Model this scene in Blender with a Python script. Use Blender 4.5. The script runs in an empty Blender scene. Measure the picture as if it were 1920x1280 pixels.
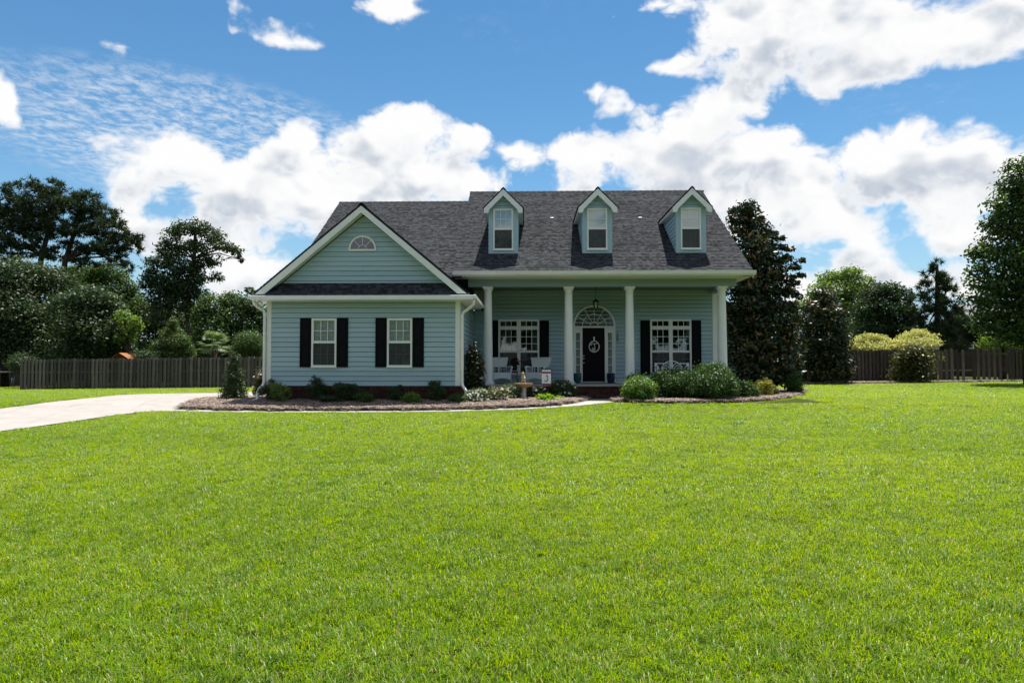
import bpy, math, random
import numpy as np
from mathutils import Vector, Matrix

random.seed(11)
RNG = np.random.default_rng(11)
R = math.radians
SC = bpy.context.scene
COL = SC.collection

# ------------------------------------------------------------------ camera
F_PX, YAW, PITCH, EYE = 1280.0, R(1.4), R(2.0), 1.6
cam_data = bpy.data.cameras.new("camera")
cam_data.sensor_width = 36.0
cam_data.lens = 24.0
cam_data.clip_start = 0.05
cam_data.clip_end = 3000.0
cam = bpy.data.objects.new("camera", cam_data)
cam.location = (0, 0, EYE)
cam.rotation_euler = (R(90) + PITCH, 0, YAW)
COL.objects.link(cam)
SC.camera = cam


def ray(px, py):
    """direction in the world of a point measured on the photograph"""
    x = (px - 960) / F_PX
    z = -(py - 640) / F_PX
    y = 1.0
    y, z = y * math.cos(PITCH) - z * math.sin(PITCH), y * math.sin(PITCH) + z * math.cos(PITCH)
    return Vector((x * math.cos(YAW) - y * math.sin(YAW), x * math.sin(YAW) + y * math.cos(YAW), z))


def at(px, py, Y):
    r = ray(px, py)
    k = Y / r.y
    return Vector((r.x * k, Y, EYE + r.z * k))


# ------------------------------------------------------------------ sun, sky, exposure
SUN_TO = Vector((0.40, 0.87, 3.09)).normalized()
SUN_STRENGTH = 5.0
SKY_STRENGTH = 0.10
EXPOSURE = 0.80
CLOUD_GAIN = 5.7

sun_data = bpy.data.lights.new("sun", 'SUN')
sun_data.energy = SUN_STRENGTH
sun_data.angle = R(0.5)
sun_data.color = (1.0, 0.955, 0.88)
sun = bpy.data.objects.new("sun", sun_data)
sun.rotation_euler = SUN_TO.to_track_quat('Z', 'Y').to_euler()
sun.location = (0, 0, 40)
COL.objects.link(sun)

SC.view_settings.view_transform = 'Standard'
SC.view_settings.look = 'None'
SC.view_settings.exposure = EXPOSURE
SC.view_settings.gamma = 1.0
SC.view_settings.use_curve_mapping = False
SC.render.engine = 'CYCLES'
SC.cycles.use_denoising = True
SC.cycles.max_bounces = 8
SC.cycles.diffuse_bounces = 4
SC.cycles.transparent_max_bounces = 12
SC.cycles.sample_clamp_indirect = 8.0

# cloud banks, measured as (px, py, half width, half height, weight)
CLOUDS = [
    (728, 8, 62, 32, 1), (198, 98, 28, 20, .62), (447, 33, 20, 14, .60), (535, 52, 46, 20, .62),
    (5, 170, 32, 42, 1), (25, 200, 30, 30, .9),
    (300, 285, 85, 42, .9), (230, 265, 45, 24, .8), (350, 300, 55, 38, .8), (262, 338, 48, 24, .8),
    (545, 262, 46, 42, .95), (505, 285, 40, 30, .8), (595, 300, 40, 30, .8),
    (755, 245, 72, 40, 1), (700, 285, 80, 48, 1), (765, 228, 40, 26, 1), (860, 265, 45, 26, .8), (892, 262, 30, 14, .7),
    (490, 345, 85, 42, 1), (430, 375, 80, 42, 1), (605, 345, 120, 52, 1), (765, 345, 120, 48, 1), (865, 348, 60, 26, .9),
    (560, 395, 140, 50, 1), (400, 425, 80, 45, .9), (700, 400, 160, 40, 1), (250, 398, 42, 36, .9), (240, 375, 22, 18, .9), (292, 432, 36, 34, .8),
    (470, 500, 80, 34, .9), (420, 525, 60, 30, .8), (975, 287, 40, 26, .9), (1062, 300, 20, 16, .6),
    (1092, 272, 44, 24, .9), (1150, 292, 95, 42, 1), (1215, 262, 55, 36, 1), (1300, 250, 60, 55, 1), (1335, 205, 50, 48, 1), (1372, 178, 40, 34, 1),
    (1280, 305, 130, 58, 1), (1380, 300, 68, 60, 1), (1440, 295, 62, 52, 1), (1495, 320, 46, 46, 1), (1480, 385, 80, 56, 1),
    (1545, 425, 70, 34, .9), (1605, 445, 55, 22, .8), (1400, 390, 90, 60, 1), (1088, 345, 50, 20, .8), (1330, 350, 90, 40, 1),
    (1122, 166, 24, 10, .6), (1148, 190, 34, 18, .7), (1182, 210, 48, 22, .75),
    (1470, 50, 140, 60, 1), (1345, 90, 50, 36, 1), (1268, 115, 40, 11, .8), (1610, 60, 150, 66, 1), (1710, 85, 150, 55, 1), (1810, 60, 120, 62, 1),
    (1615, 135, 95, 42, 1), (1575, 165, 62, 26, .9), (1425, 115, 80, 46, 1), (1405, 158, 50, 26, .9), (1890, 15, 80, 50, 1), (1500, 10, 180, 50, 1),
    (1240, 2, 70, 14, .7), (1712, 258, 62, 42, 1), (1620, 292, 58, 44, 1), (1640, 325, 70, 42, 1), (1705, 310, 110, 52, 1), (1800, 290, 95, 56, 1),
    (1850, 330, 95, 55, 1), (1790, 385, 90, 34, .9), (1800, 450, 66, 26, .85), (1845, 440, 50, 25, .85), (1600, 512, 58, 36, 1),
    (1645, 515, 70, 26, .9), (1710, 522, 60, 22, .8), (1500, 550, 60, 30, .8), (1800, 530, 80, 30, .8),
]


def azel(px, py):
    r = ray(px, py).normalized()
    return math.atan2(r.x, r.y), math.asin(r.z)


class NT:
    """small helper to write node trees"""
    def __init__(self, tree):
        self.t = tree

    def n(self, kind, **kw):
        nd = self.t.nodes.new(kind)
        for k, v in kw.items():
            setattr(nd, k, v)
        return nd

    def put(self, sock, v):
        if v is None:
            return
        if isinstance(v, bpy.types.NodeSocket):
            self.t.links.new(v, sock)
        else:
            sock.default_value = v

    def m(self, op, a, b=None, c=None, clamp=False):
        nd = self.n('ShaderNodeMath', operation=op, use_clamp=clamp)
        self.put(nd.inputs[0], a); self.put(nd.inputs[1], b); self.put(nd.inputs[2], c)
        return nd.outputs[0]

    def v(self, op, a, b=None):
        nd = self.n('ShaderNodeVectorMath', operation=op)
        self.put(nd.inputs[0], a); self.put(nd.inputs[1], b)
        return nd.outputs['Value'] if op in ('DOT_PRODUCT', 'LENGTH') else nd.outputs[0]

    def noise(self, vec, scale, detail=4, rough=.5, dist=0.0, lac=2.0):
        nd = self.n('ShaderNodeTexNoise')
        nd.inputs['Scale'].default_value = scale
        nd.inputs['Detail'].default_value = detail
        nd.inputs['Roughness'].default_value = rough
        nd.inputs['Lacunarity'].default_value = lac
        nd.inputs['Distortion'].default_value = dist
        self.put(nd.inputs['Vector'], vec)
        return nd.outputs['Fac']

    def ramp(self, fac, lo, hi, kind='SMOOTHSTEP', a=0.0, b=1.0):
        nd = self.n('ShaderNodeMapRange', interpolation_type=kind)
        nd.inputs['From Min'].default_value = lo
        nd.inputs['From Max'].default_value = hi
        nd.inputs['To Min'].default_value = a
        nd.inputs['To Max'].default_value = b
        self.put(nd.inputs['Value'], fac)
        return nd.outputs['Result']

    def mix(self, fac, a, b, blend='MIX'):
        nd = self.n('ShaderNodeMix', data_type='RGBA', blend_type=blend)
        self.put(nd.inputs[0], fac); self.put(nd.inputs[6], a); self.put(nd.inputs[7], b)
        return nd.outputs[2]


def c4(c):
    return (c[0], c[1], c[2], 1.0)


def cloud_group():
    """direction -> density of the cumulus layer"""
    g = bpy.data.node_groups.new("cumulus", 'ShaderNodeTree')
    g.interface.new_socket("Vector", in_out='INPUT', socket_type='NodeSocketVector')
    g.interface.new_socket("Density", in_out='OUTPUT', socket_type='NodeSocketFloat')
    g.interface.new_socket("Bank", in_out='OUTPUT', socket_type='NodeSocketFloat')
    g.interface.new_socket("Puffs", in_out='OUTPUT', socket_type='NodeSocketFloat')
    t = NT(g)
    gi = t.n('NodeGroupInput'); go = t.n('NodeGroupOutput')
    d = gi.outputs[0]
    sep = t.n('ShaderNodeSeparateXYZ'); t.put(sep.inputs[0], d)
    az = t.m('ARCTAN2', sep.outputs[0], sep.outputs[1])
    el = t.m('ARCSINE', sep.outputs[2])
    wn = t.n('ShaderNodeTexNoise'); wn.inputs['Scale'].default_value = 9; wn.inputs['Detail'].default_value = 3
    t.put(wn.inputs['Vector'], d)
    warp = t.v('MULTIPLY', t.v('SUBTRACT', wn.outputs['Color'], (0.5, 0.5, 0.5)), (0.07, 0.05, 0.0))
    cb = t.n('ShaderNodeCombineXYZ'); t.put(cb.inputs[0], az); t.put(cb.inputs[1], el)
    p = t.v('ADD', cb.outputs[0], warp)
    # the layout of the banks, held as curves over azimuth, one for every band of elevation
    NB, A0, A1, E0, E1 = 24, -0.80, 0.80, -0.02, 0.56
    aa = np.linspace(A0, A1, 97)
    ee = np.linspace(E0, E1, NB)
    AA, EE = np.meshgrid(aa, ee)
    f = np.full(AA.shape, -1.5)
    for (px, py, rx, ry, wt_) in CLOUDS:
        a, e = azel(px, py)
        a2, _ = azel(px + rx, py)
        _, e2 = azel(px, py - ry)
        ra, re = abs(a2 - a) * 1.25, max(abs(e2 - e) * 1.25, .016)
        g_ = wt_ * (1 - ((AA - a) / ra) ** 2 - ((EE - e) / re) ** 2)
        h = np.clip(.5 + .5 * (g_ - f) / .3, 0, 1)
        f = f * (1 - h) + g_ * h + .3 * h * (1 - h) * .5
    f = np.clip(f, -1.5, 1.0)
    px_, py_, _z = None, None, None
    sp2 = t.n('ShaderNodeSeparateXYZ'); t.put(sp2.inputs[0], p)
    an = t.ramp(sp2.outputs[0], A0, A1, 'LINEAR')
    en = t.m('MULTIPLY', t.m('SUBTRACT', sp2.outputs[1], E0), (NB - 1) / (E1 - E0))
    en = t.m('MINIMUM', t.m('MAXIMUM', en, 0.0), NB - 1.0)
    ca = t.n('ShaderNodeCombineColor'); ce = t.n('ShaderNodeCombineXYZ')
    for i in range(3):
        t.put(ca.inputs[i], an); t.put(ce.inputs[i], en)
    acc = None
    for k in range(0, NB, 3):
        cv = t.n('ShaderNodeRGBCurve')
        for ch in range(3):
            cu = cv.mapping.curves[ch]
            ys_ = (f[k + ch] + 1.5) / 2.5
            for i in range(len(aa)):
                X = float((aa[i] - A0) / (A1 - A0))
                if i == 0: cu.points[0].location = (0, float(ys_[0]))
                elif i == len(aa) - 1: cu.points[len(cu.points) - 1].location = (1, float(ys_[i]))
                else: cu.points.new(X, float(ys_[i]))
            for q_ in cu.points: q_.handle_type = 'VECTOR'
        cv.mapping.update()
        t.put(cv.inputs['Color'], ca.outputs[0])
        wv = t.v('SUBTRACT', ce.outputs[0], (k, k + 1, k + 2))
        wv = t.v('MAXIMUM', t.v('SUBTRACT', (1, 1, 1), t.v('ABSOLUTE', wv)), (0, 0, 0))
        dt = t.v('DOT_PRODUCT', wv, cv.outputs[0])
        acc = dt if acc is None else t.m('ADD', acc, dt)
    acc = t.m('SUBTRACT', t.m('MULTIPLY', acc, 2.5), 1.5)
    # the same kind of scattered cumulus everywhere else in the sky
    free = t.m('MAXIMUM', t.ramp(t.m('ABSOLUTE', az), 0.66, 0.86), t.ramp(el, 0.50, 0.66))
    low = t.noise(t.v('MULTIPLY', d, (1, 1, 1.6)), 3.2, 2, .5)
    other = t.m('MULTIPLY', t.m('SUBTRACT', low, 0.47), 9.0)
    other = t.m('SUBTRACT', other, t.m('MULTIPLY', t.m('SUBTRACT', 1.0, free), 4.0))
    acc = t.m('SMOOTH_MAX', t.m('MAXIMUM', acc, -1.5), other, 0.25)
    dd = t.v('MULTIPLY', d, (1, 1, 1.25))
    wd = t.v('ADD', dd, t.v('MULTIPLY', t.v('SUBTRACT', wn.outputs['Color'], (.5, .5, .5)), (.05, .05, .05)))
    n1 = t.noise(wd, 11.0, 8, .585)
    n2 = t.noise(wd, 34.0, 2, .5)
    puff = t.m('SUBTRACT', t.m('ABSOLUTE', t.m('SUBTRACT', n2, .5)), .09)
    den = t.m('MINIMUM', acc, 0.85)
    den = t.m('ADD', t.m('ADD', den, .10), t.m('MULTIPLY', t.m('SUBTRACT', n1, .5), 3.0))
    den = t.m('ADD', den, t.m('MULTIPLY', puff, 1.5))
    t.put(go.inputs[0], den)
    t.put(go.inputs[1], acc)
    puffs = t.noise(wd, 12.0, 2.2, .5)
    t.put(go.inputs[2], t.m('ADD', t.m('MULTIPLY', t.m('MINIMUM', acc, 1.0), .55), t.m('MULTIPLY', puffs, 3.0)))
    return g


world = bpy.data.worlds.new("World")
SC.world = world
world.use_nodes = True
wt = world.node_tree
wt.nodes.clear()
w = NT(wt)
sky = w.n('ShaderNodeTexSky', sky_type='NISHITA')
sky.sun_disc = False
sky.sun_elevation = math.asin(SUN_TO.z)
sky.sun_rotation = math.atan2(SUN_TO.x, SUN_TO.y)
sky.altitude = 0
sky.air_density = 1.0
sky.dust_density = 0.0
sky.ozone_density = 1.6
tc = w.n('ShaderNodeTexCoord')
dirv = tc.outputs['Generated']
grp = cloud_group()


def dens(vec):
    nd = w.n('ShaderNodeGroup'); nd.node_tree = grp
    w.put(nd.inputs[0], vec)
    return nd.outputs[0], nd.outputs[1], nd.outputs[2]


d0, b0, s0 = dens(dirv)
up = w.v('NORMALIZE', w.v('ADD', dirv, (0.010, 0.0, 0.036)))
d1, b1, s1 = dens(up)
alpha = w.ramp(d0, -0.10, 0.62)
relief = w.m('SUBTRACT', d0, d1)
lit = w.ramp(relief, -0.62, 0.42)
thick = w.ramp(d0, 0.25, 1.15)
soft = w.noise(w.v('MULTIPLY', dirv, (1, 1, 2.0)), 4.5, 3, .5)
dark = w.ramp(w.m('SUBTRACT', s1, s0), -0.24, 0.42)
shade = w.m('MULTIPLY', w.m('ADD', w.m('MULTIPLY', w.m('SUBTRACT', 1.0, lit), .28), w.m('MULTIPLY', dark, .76)), thick, clamp=True)
ccol = w.mix(shade, c4((1.0 * CLOUD_GAIN, 1.0 * CLOUD_GAIN, 1.0 * CLOUD_GAIN)), c4((0.47 * CLOUD_GAIN, 0.54 * CLOUD_GAIN, 0.645 * CLOUD_GAIN)))
# thin high mackerel veil
sp = w.n('ShaderNodeSeparateXYZ'); w.put(sp.inputs[0], dirv)
vz = w.m('MAXIMUM', sp.outputs[2], 0.03)
pl = w.n('ShaderNodeCombineXYZ')
w.put(pl.inputs[0], w.m('DIVIDE', sp.outputs[0], vz)); w.put(pl.inputs[1], w.m('DIVIDE', sp.outputs[1], vz))
v_big = w.noise(pl.outputs[0], 0.9, 3, .5)
v_fine = w.noise(w.v('MULTIPLY', pl.outputs[0], (1.0, .8, 1.0)), 17.0, 6, .66, .25)
a_, e_ = azel(330, 250)
vq = w.n('ShaderNodeCombineXYZ')
w.put(vq.inputs[0], w.m('ARCTAN2', sp.outputs[0], sp.outputs[1])); w.put(vq.inputs[1], w.m('ARCSINE', sp.outputs[2]))
vv = w.v('MULTIPLY', w.v('SUBTRACT', vq.outputs[0], (a_, e_, 0)), (1 / .30, 1 / .085, 0))
vmask = w.ramp(w.m('ADD', w.m('SUBTRACT', 1.0, w.v('DOT_PRODUCT', vv, vv)), w.m('MULTIPLY', w.m('SUBTRACT', v_big, .5), 1.6)), -0.1, 0.8)
veil = w.m('MULTIPLY', w.m('MULTIPLY', vmask, w.ramp(v_fine, .36, .70)), .60)
veil2 = w.m('MULTIPLY', w.ramp(v_big, .52, .75), w.m('MULTIPLY', w.ramp(v_fine, .45, .7), .22))
veil = w.m('MAXIMUM', veil, veil2)
hsv = w.n('ShaderNodeHueSaturation')
hsv.inputs['Hue'].default_value = 0.492
hsv.inputs['Saturation'].default_value = 1.24
hsv.inputs['Value'].default_value = 0.76
w.put(hsv.inputs['Color'], sky.outputs[0])
haze_f = w.ramp(sp.outputs[2], 0.0, 0.26, a=0.75, b=0.0)
clear = w.mix(haze_f, hsv.outputs[0], c4((2.3, 3.6, 4.5)))
sk = w.mix(veil, clear, c4((.85 * CLOUD_GAIN, .9 * CLOUD_GAIN, .95 * CLOUD_GAIN)))
horizon = w.ramp(sp.outputs[2], -0.02, 0.03)
final = w.mix(w.m('MULTIPLY', alpha, horizon), sk, ccol)
bg = w.n('ShaderNodeBackground')
bg.inputs['Strength'].default_value = SKY_STRENGTH
w.put(bg.inputs['Color'], final)
wo = w.n('ShaderNodeOutputWorld')
wt.links.new(bg.outputs[0], wo.inputs['Surface'])
world.cycles.sampling_method = 'MANUAL'
world.cycles.sample_map_resolution = 512


# ------------------------------------------------------------------ materials
MATS = {}


def mat(name, col, rough=.6, spec=.4, var=None, bump=None, rnd=0.0, metal=0.0, orand=0.0, stretch=(1, 1, 1)):
    """col base colour; var=(scale, colour, strength) noise mottling; bump=(scale, strength, distance)"""
    if name in MATS:
        return MATS[name]
    m = bpy.data.materials.new(name); m.use_nodes = True
    t = NT(m.node_tree)
    b = m.node_tree.nodes['Principled BSDF']
    b.inputs['Roughness'].default_value = rough
    b.inputs['Specular IOR Level'].default_value = spec
    b.inputs['Metallic'].default_value = metal
    geo = t.n('ShaderNodeNewGeometry')
    pos = t.v('MULTIPLY', geo.outputs['Position'], stretch)
    c = c4(col)
    if var:
        for (sc, c2, st) in (var if isinstance(var[0], tuple) else (var,)):
            f = t.m('MULTIPLY', t.ramp(t.noise(pos, sc, 6, .6), .35, .68), st)
            c = t.mix(f, c, c4(c2))
    if rnd:
        at_ = t.n('ShaderNodeAttribute', attribute_name='rnd')
        hs = t.n('ShaderNodeHueSaturation')
        t.put(hs.inputs['Color'], c)
        t.put(hs.inputs['Value'], t.ramp(at_.outputs['Fac'], 0, 1, 'LINEAR', 1 - rnd, 1 + rnd))
        c = hs.outputs[0]
    if orand:
        oi = t.n('ShaderNodeObjectInfo')
        hs = t.n('ShaderNodeHueSaturation')
        t.put(hs.inputs['Color'], c)
        t.put(hs.inputs['Value'], t.ramp(oi.outputs['Random'], 0, 1, 'LINEAR', 1 - orand, 1 + orand))
        c = hs.outputs[0]
    t.put(b.inputs['Base Color'], c)
    if bump:
        bn = t.n('ShaderNodeBump'); bn.inputs['Strength'].default_value = bump[1]; bn.inputs['Distance'].default_value = bump[2]
        t.put(bn.inputs['Height'], t.noise(pos, bump[0], 5, .6))
        t.put(b.inputs['Normal'], bn.outputs[0])
    MATS[name] = m
    return m


def leaf_mat(name, c1, c2, trans=.35, rough=.5, spec=.4, back=None, tint=None):
    if name in MATS:
        return MATS[name]
    m = bpy.data.materials.new(name); m.use_nodes = True
    t = NT(m.node_tree)
    b = m.node_tree.nodes['Principled BSDF']
    out = m.node_tree.nodes['Material Output']
    b.inputs['Roughness'].default_value = rough
    b.inputs['Specular IOR Level'].default_value = spec
    a = t.n('ShaderNodeAttribute', attribute_name='rnd')
    c = t.mix(a.outputs['Fac'], c4(c1), c4(c2))
    if tint:
        geo = t.n('ShaderNodeNewGeometry')
        f = t.m('MULTIPLY', t.ramp(t.noise(geo.outputs['Position'], tint[0], 4, .6), .42, .66), tint[2])
        c = t.mix(f, c, c4(tint[1]))
    if back:
        g2 = t.n('ShaderNodeNewGeometry')
        c = t.mix(t.m('MULTIPLY', g2.outputs['Backfacing'], t.ramp(a.outputs['Fac'], .68, .78)), c, c4(back))
    t.put(b.inputs['Base Color'], c)
    tr = t.n('ShaderNodeBsdfTranslucent')
    hs = t.n('ShaderNodeHueSaturation'); hs.inputs['Hue'].default_value = .485; hs.inputs['Saturation'].default_value = 1.15; hs.inputs['Value'].default_value = 1.9
    t.put(hs.inputs['Color'], c); t.put(tr.inputs['Color'], hs.outputs[0])
    mx = t.n('ShaderNodeMixShader'); mx.inputs[0].default_value = trans
    m.node_tree.links.new(b.outputs[0], mx.inputs[1]); m.node_tree.links.new(tr.outputs[0], mx.inputs[2])
    m.node_tree.links.new(mx.outputs[0], out.inputs['Surface'])
    MATS[name] = m
    return m


def glass_mat(name, clear=(.93, .97, .97), base=.05, rough=.015):
    m = bpy.data.materials.new(name); m.use_nodes = True
    t = NT(m.node_tree); m.node_tree.nodes.remove(m.node_tree.nodes['Principled BSDF'])
    out = m.node_tree.nodes['Material Output']
    tr = t.n('ShaderNodeBsdfTransparent'); tr.inputs[0].default_value = c4(clear)
    gl = t.n('ShaderNodeBsdfGlossy'); gl.inputs['Roughness'].default_value = rough; gl.inputs[0].default_value = (1, 1, 1, 1)
    fr = t.n('ShaderNodeFresnel'); fr.inputs[0].default_value = 1.5
    geo = t.n('ShaderNodeNewGeometry')
    bn = t.n('ShaderNodeBump'); bn.inputs['Strength'].default_value = .05; bn.inputs['Distance'].default_value = .02
    t.put(bn.inputs['Height'], t.noise(geo.outputs['Position'], 2.2, 2, .5)); t.put(gl.inputs['Normal'], bn.outputs[0])
    f = t.m('ADD', t.m('MULTIPLY', fr.outputs[0], .9), base, clamp=True)
    mx = t.n('ShaderNodeMixShader'); t.put(mx.inputs[0], f)
    m.node_tree.links.new(tr.outputs[0], mx.inputs[1]); m.node_tree.links.new(gl.outputs[0], mx.inputs[2])
    m.node_tree.links.new(mx.outputs[0], out.inputs['Surface'])
    return m


def screen_mat():
    m = bpy.data.materials.new("insect_mesh"); m.use_nodes = True
    t = NT(m.node_tree); b = m.node_tree.nodes['Principled BSDF']; out = m.node_tree.nodes['Material Output']
    b.inputs['Base Color'].default_value = (.02, .023, .025, 1); b.inputs['Roughness'].default_value = .7
    tr = t.n('ShaderNodeBsdfTransparent')
    mx = t.n('ShaderNodeMixShader'); mx.inputs[0].default_value = .74
    m.node_tree.links.new(tr.outputs[0], mx.inputs[1]); m.node_tree.links.new(b.outputs[0], mx.inputs[2])
    m.node_tree.links.new(mx.outputs[0], out.inputs['Surface'])
    return m


M_SIDING = mat("painted_siding", (.340, .468, .525), .6, .25, var=((1.1, (.315, .435, .49), .5), (9, (.365, .485, .54), .3)), orand=.05, bump=(60, .08, .01), stretch=(.25, .25, 1.5))
M_WHITE = mat("white_trim", (.78, .79, .77), .45, .4, var=(2.5, (.70, .71, .68), .4))
M_GUTTER = mat("white_gutter", (.80, .80, .78), .3, .5, var=(3, (.66, .65, .6), .35))
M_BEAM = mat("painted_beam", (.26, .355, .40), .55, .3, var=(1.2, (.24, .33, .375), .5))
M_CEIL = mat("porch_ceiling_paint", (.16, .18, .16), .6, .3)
M_SHUTTER = mat("black_shutter", (.006, .007, .010), .7, .08, var=(6, (.010, .010, .013), .4))
M_DOOR = mat("black_door_paint", (.008, .005, .010), .5, .10)
M_SHINGLE = mat("asphalt_shingle", (.037, .039, .0435), .95, .05, var=((.8, (.031, .033, .037), .4), (16.0, (.068, .071, .077), .5)), rnd=.62, bump=(160, .5, .01), stretch=(.55, 1, 1))
M_DECK = mat("roof_deck", (.028, .028, .032), .9, .1)
M_RIDGE = mat("ridge_shingle", (.022, .027, .028), .9, .2)
M_BRICK = mat("red_brick", (.058, .022, .015), .85, .2, var=(14, (.034, .017, .014), .7), rnd=.45, bump=(90, .4, .01))
M_MORTAR = mat("mortar", (.060, .046, .040), .95, .1)
M_CONC = mat("concrete", (.345, .32, .30), .85, .2, var=((.35, (.31, .28, .26), .6), (5.0, (.39, .36, .335), .5), (1.4, (.25, .235, .22), .45), (40, (.30, .275, .25), .4)), bump=(120, .3, .004))
M_WALK = mat("walk_concrete", (.36, .35, .33), .85, .2, var=((1.2, (.30, .295, .28), .6), (40, (.31, .30, .29), .4)), bump=(120, .3, .004))
M_FLOOR = mat("porch_slab", (.34, .33, .30), .8, .2, var=(3, (.27, .26, .24), .5))
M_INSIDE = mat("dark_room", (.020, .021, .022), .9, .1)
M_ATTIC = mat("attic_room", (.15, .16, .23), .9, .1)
M_GLASSG = glass_mat("gable_glass", (.85, .86, .92), .01)
M_PALE = mat("reflected_sky_backing", (.56, .57, .62), .9, .1)  # pale backing: bright sky reflected in the fanlight is put into its colour
M_BLIND = mat("blind_slat", (.84, .88, .88), .6, .3)
M_CURTAIN = mat("sheer_curtain", (.42, .46, .46), .8, .2)
M_GLASS = glass_mat("window_glass")
M_GLASSD = glass_mat("porch_glass", (.62, .68, .68), .06)
M_GLASSF = glass_mat("fanlight_glass", (.80, .80, .85), .16)
M_SCREEN = screen_mat()
M_FENCE = mat("weathered_fence", (.120, .104, .092), .9, .1, var=((3.0, (.070, .060, .052), .8), (20, (.185, .168, .155), .5)), orand=.48, bump=(30, .5, .01), stretch=(6, 6, .6))
M_FENCED = mat("stained_fence", (.080, .066, .058), .9, .1, var=((3.0, (.052, .044, .040), .8), (20, (.105, .09, .08), .5)), orand=.30, bump=(30, .5, .01), stretch=(6, 6, .6))
M_BARK = mat("bark", (.050, .038, .029), .95, .1, var=(8, (.085, .068, .052), .6), bump=(14, 1.0, .05), stretch=(1, 1, .35))
M_TWIG = mat("twig", (.060, .046, .032), .9, .1)
M_WICKER = mat("white_wicker", (.60, .64, .66), .6, .3, bump=(110, .9, .01))
M_BENCH = mat("white_bench_paint", (.78, .80, .82), .4, .5)
M_BLACK = mat("black_metal", (.010, .010, .011), .4, .5)
M_BRASS = mat("door_brass", (.55, .47, .34), .3, .5, metal=1.0)
M_TEAL = mat("teal_glaze", (.004, .075, .085), .15, .6, var=(5, (.004, .040, .070), .7))
M_NAVY = mat("navy_glaze", (.004, .014, .040), .18, .6, var=(5, (.008, .022, .06), .7))
M_TERRA = mat("rusty_stone", (.36, .24, .15), .9, .2, var=(9, (.22, .14, .09), .7), bump=(50, .5, .01))
M_STONE = mat("pale_stone", (.50, .48, .43), .9, .2, var=(12, (.36, .34, .29), .7), bump=(60, .5, .008))
M_MULCH = mat("pine_straw_bed", (.17, .13, .108), .95, .1, var=((2.2, (.125, .094, .08), .6), (34, (.29, .24, .205), .6)), bump=(46, 1.0, .04))
M_STRAW = leaf_mat("pine_straw", (.19, .14, .115), (.43, .36, .31), .12, .7, .2)
M_SOIL = mat("lawn_ground", (.040, .062, .010), .95, .05, var=((.16, (.050, .070, .012), .7), (1.7, (.034, .052, .010), .6), (30, (.060, .055, .025), .6)), bump=(40, .8, .03))
L_PINE = leaf_mat("pine_needles", (.012, .028, .012), (.040, .062, .022), .22, .6, .25)
L_DARK = leaf_mat("dark_foliage", (.012, .032, .011), (.045, .082, .022), .28, .5, .35, tint=(.35, (.050, .070, .020), .5))
L_MID = leaf_mat("mid_foliage", (.020, .055, .012), (.070, .125, .026), .34, .5, .35, tint=(.4, (.075, .100, .025), .5))
L_LIGHT = leaf_mat("light_foliage", (.060, .125, .022), (.15, .22, .045), .40, .55, .3)
L_LIME = leaf_mat("lime_foliage", (.10, .22, .012), (.22, .36, .03), .42, .5, .35)
L_MAG = leaf_mat("magnolia_leaf", (.010, .026, .010), (.040, .058, .020), .12, .40, .28, back=(.21, .115, .040))
L_OAK = leaf_mat("oak_foliage", (.018, .050, .011), (.070, .125, .024), .32, .45, .4, tint=(.5, (.07, .10, .02), .5))
L_VAR = leaf_mat("variegated_foliage", (.27, .31, .085), (.47, .46, .19), .40, .6, .25)
L_BOX = leaf_mat("boxwood_foliage", (.010, .038, .009), (.068, .135, .026), .30, .40, .32)
L_BOXL = leaf_mat("new_boxwood_foliage", (.030, .080, .014), (.14, .24, .045), .34, .42, .32)
L_FLW = leaf_mat("rose_foliage", (.030, .065, .018), (.11, .17, .05), .30, .5, .3)
L_PETAL = leaf_mat("white_petal", (.52, .50, .46), (.74, .70, .68), .30, .6, .2)
L_BLUSH = leaf_mat("blush_petal", (.56, .36, .33), (.70, .52, .48), .30, .6, .2)
L_RED = leaf_mat("dark_red_petal", (.070, .006, .016), (.16, .014, .030), .25, .5, .3)
L_PALM = leaf_mat("palm_frond", (.09, .15, .05), (.20, .26, .11), .28, .4, .45)
L_BROWN = leaf_mat("bronze_foliage", (.016, .036, .008), (.095, .090, .020), .30, .45, .4)
L_YELLOW = leaf_mat("yellow_green_foliage", (.12, .15, .022), (.28, .26, .05), .38, .5, .3)


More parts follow.
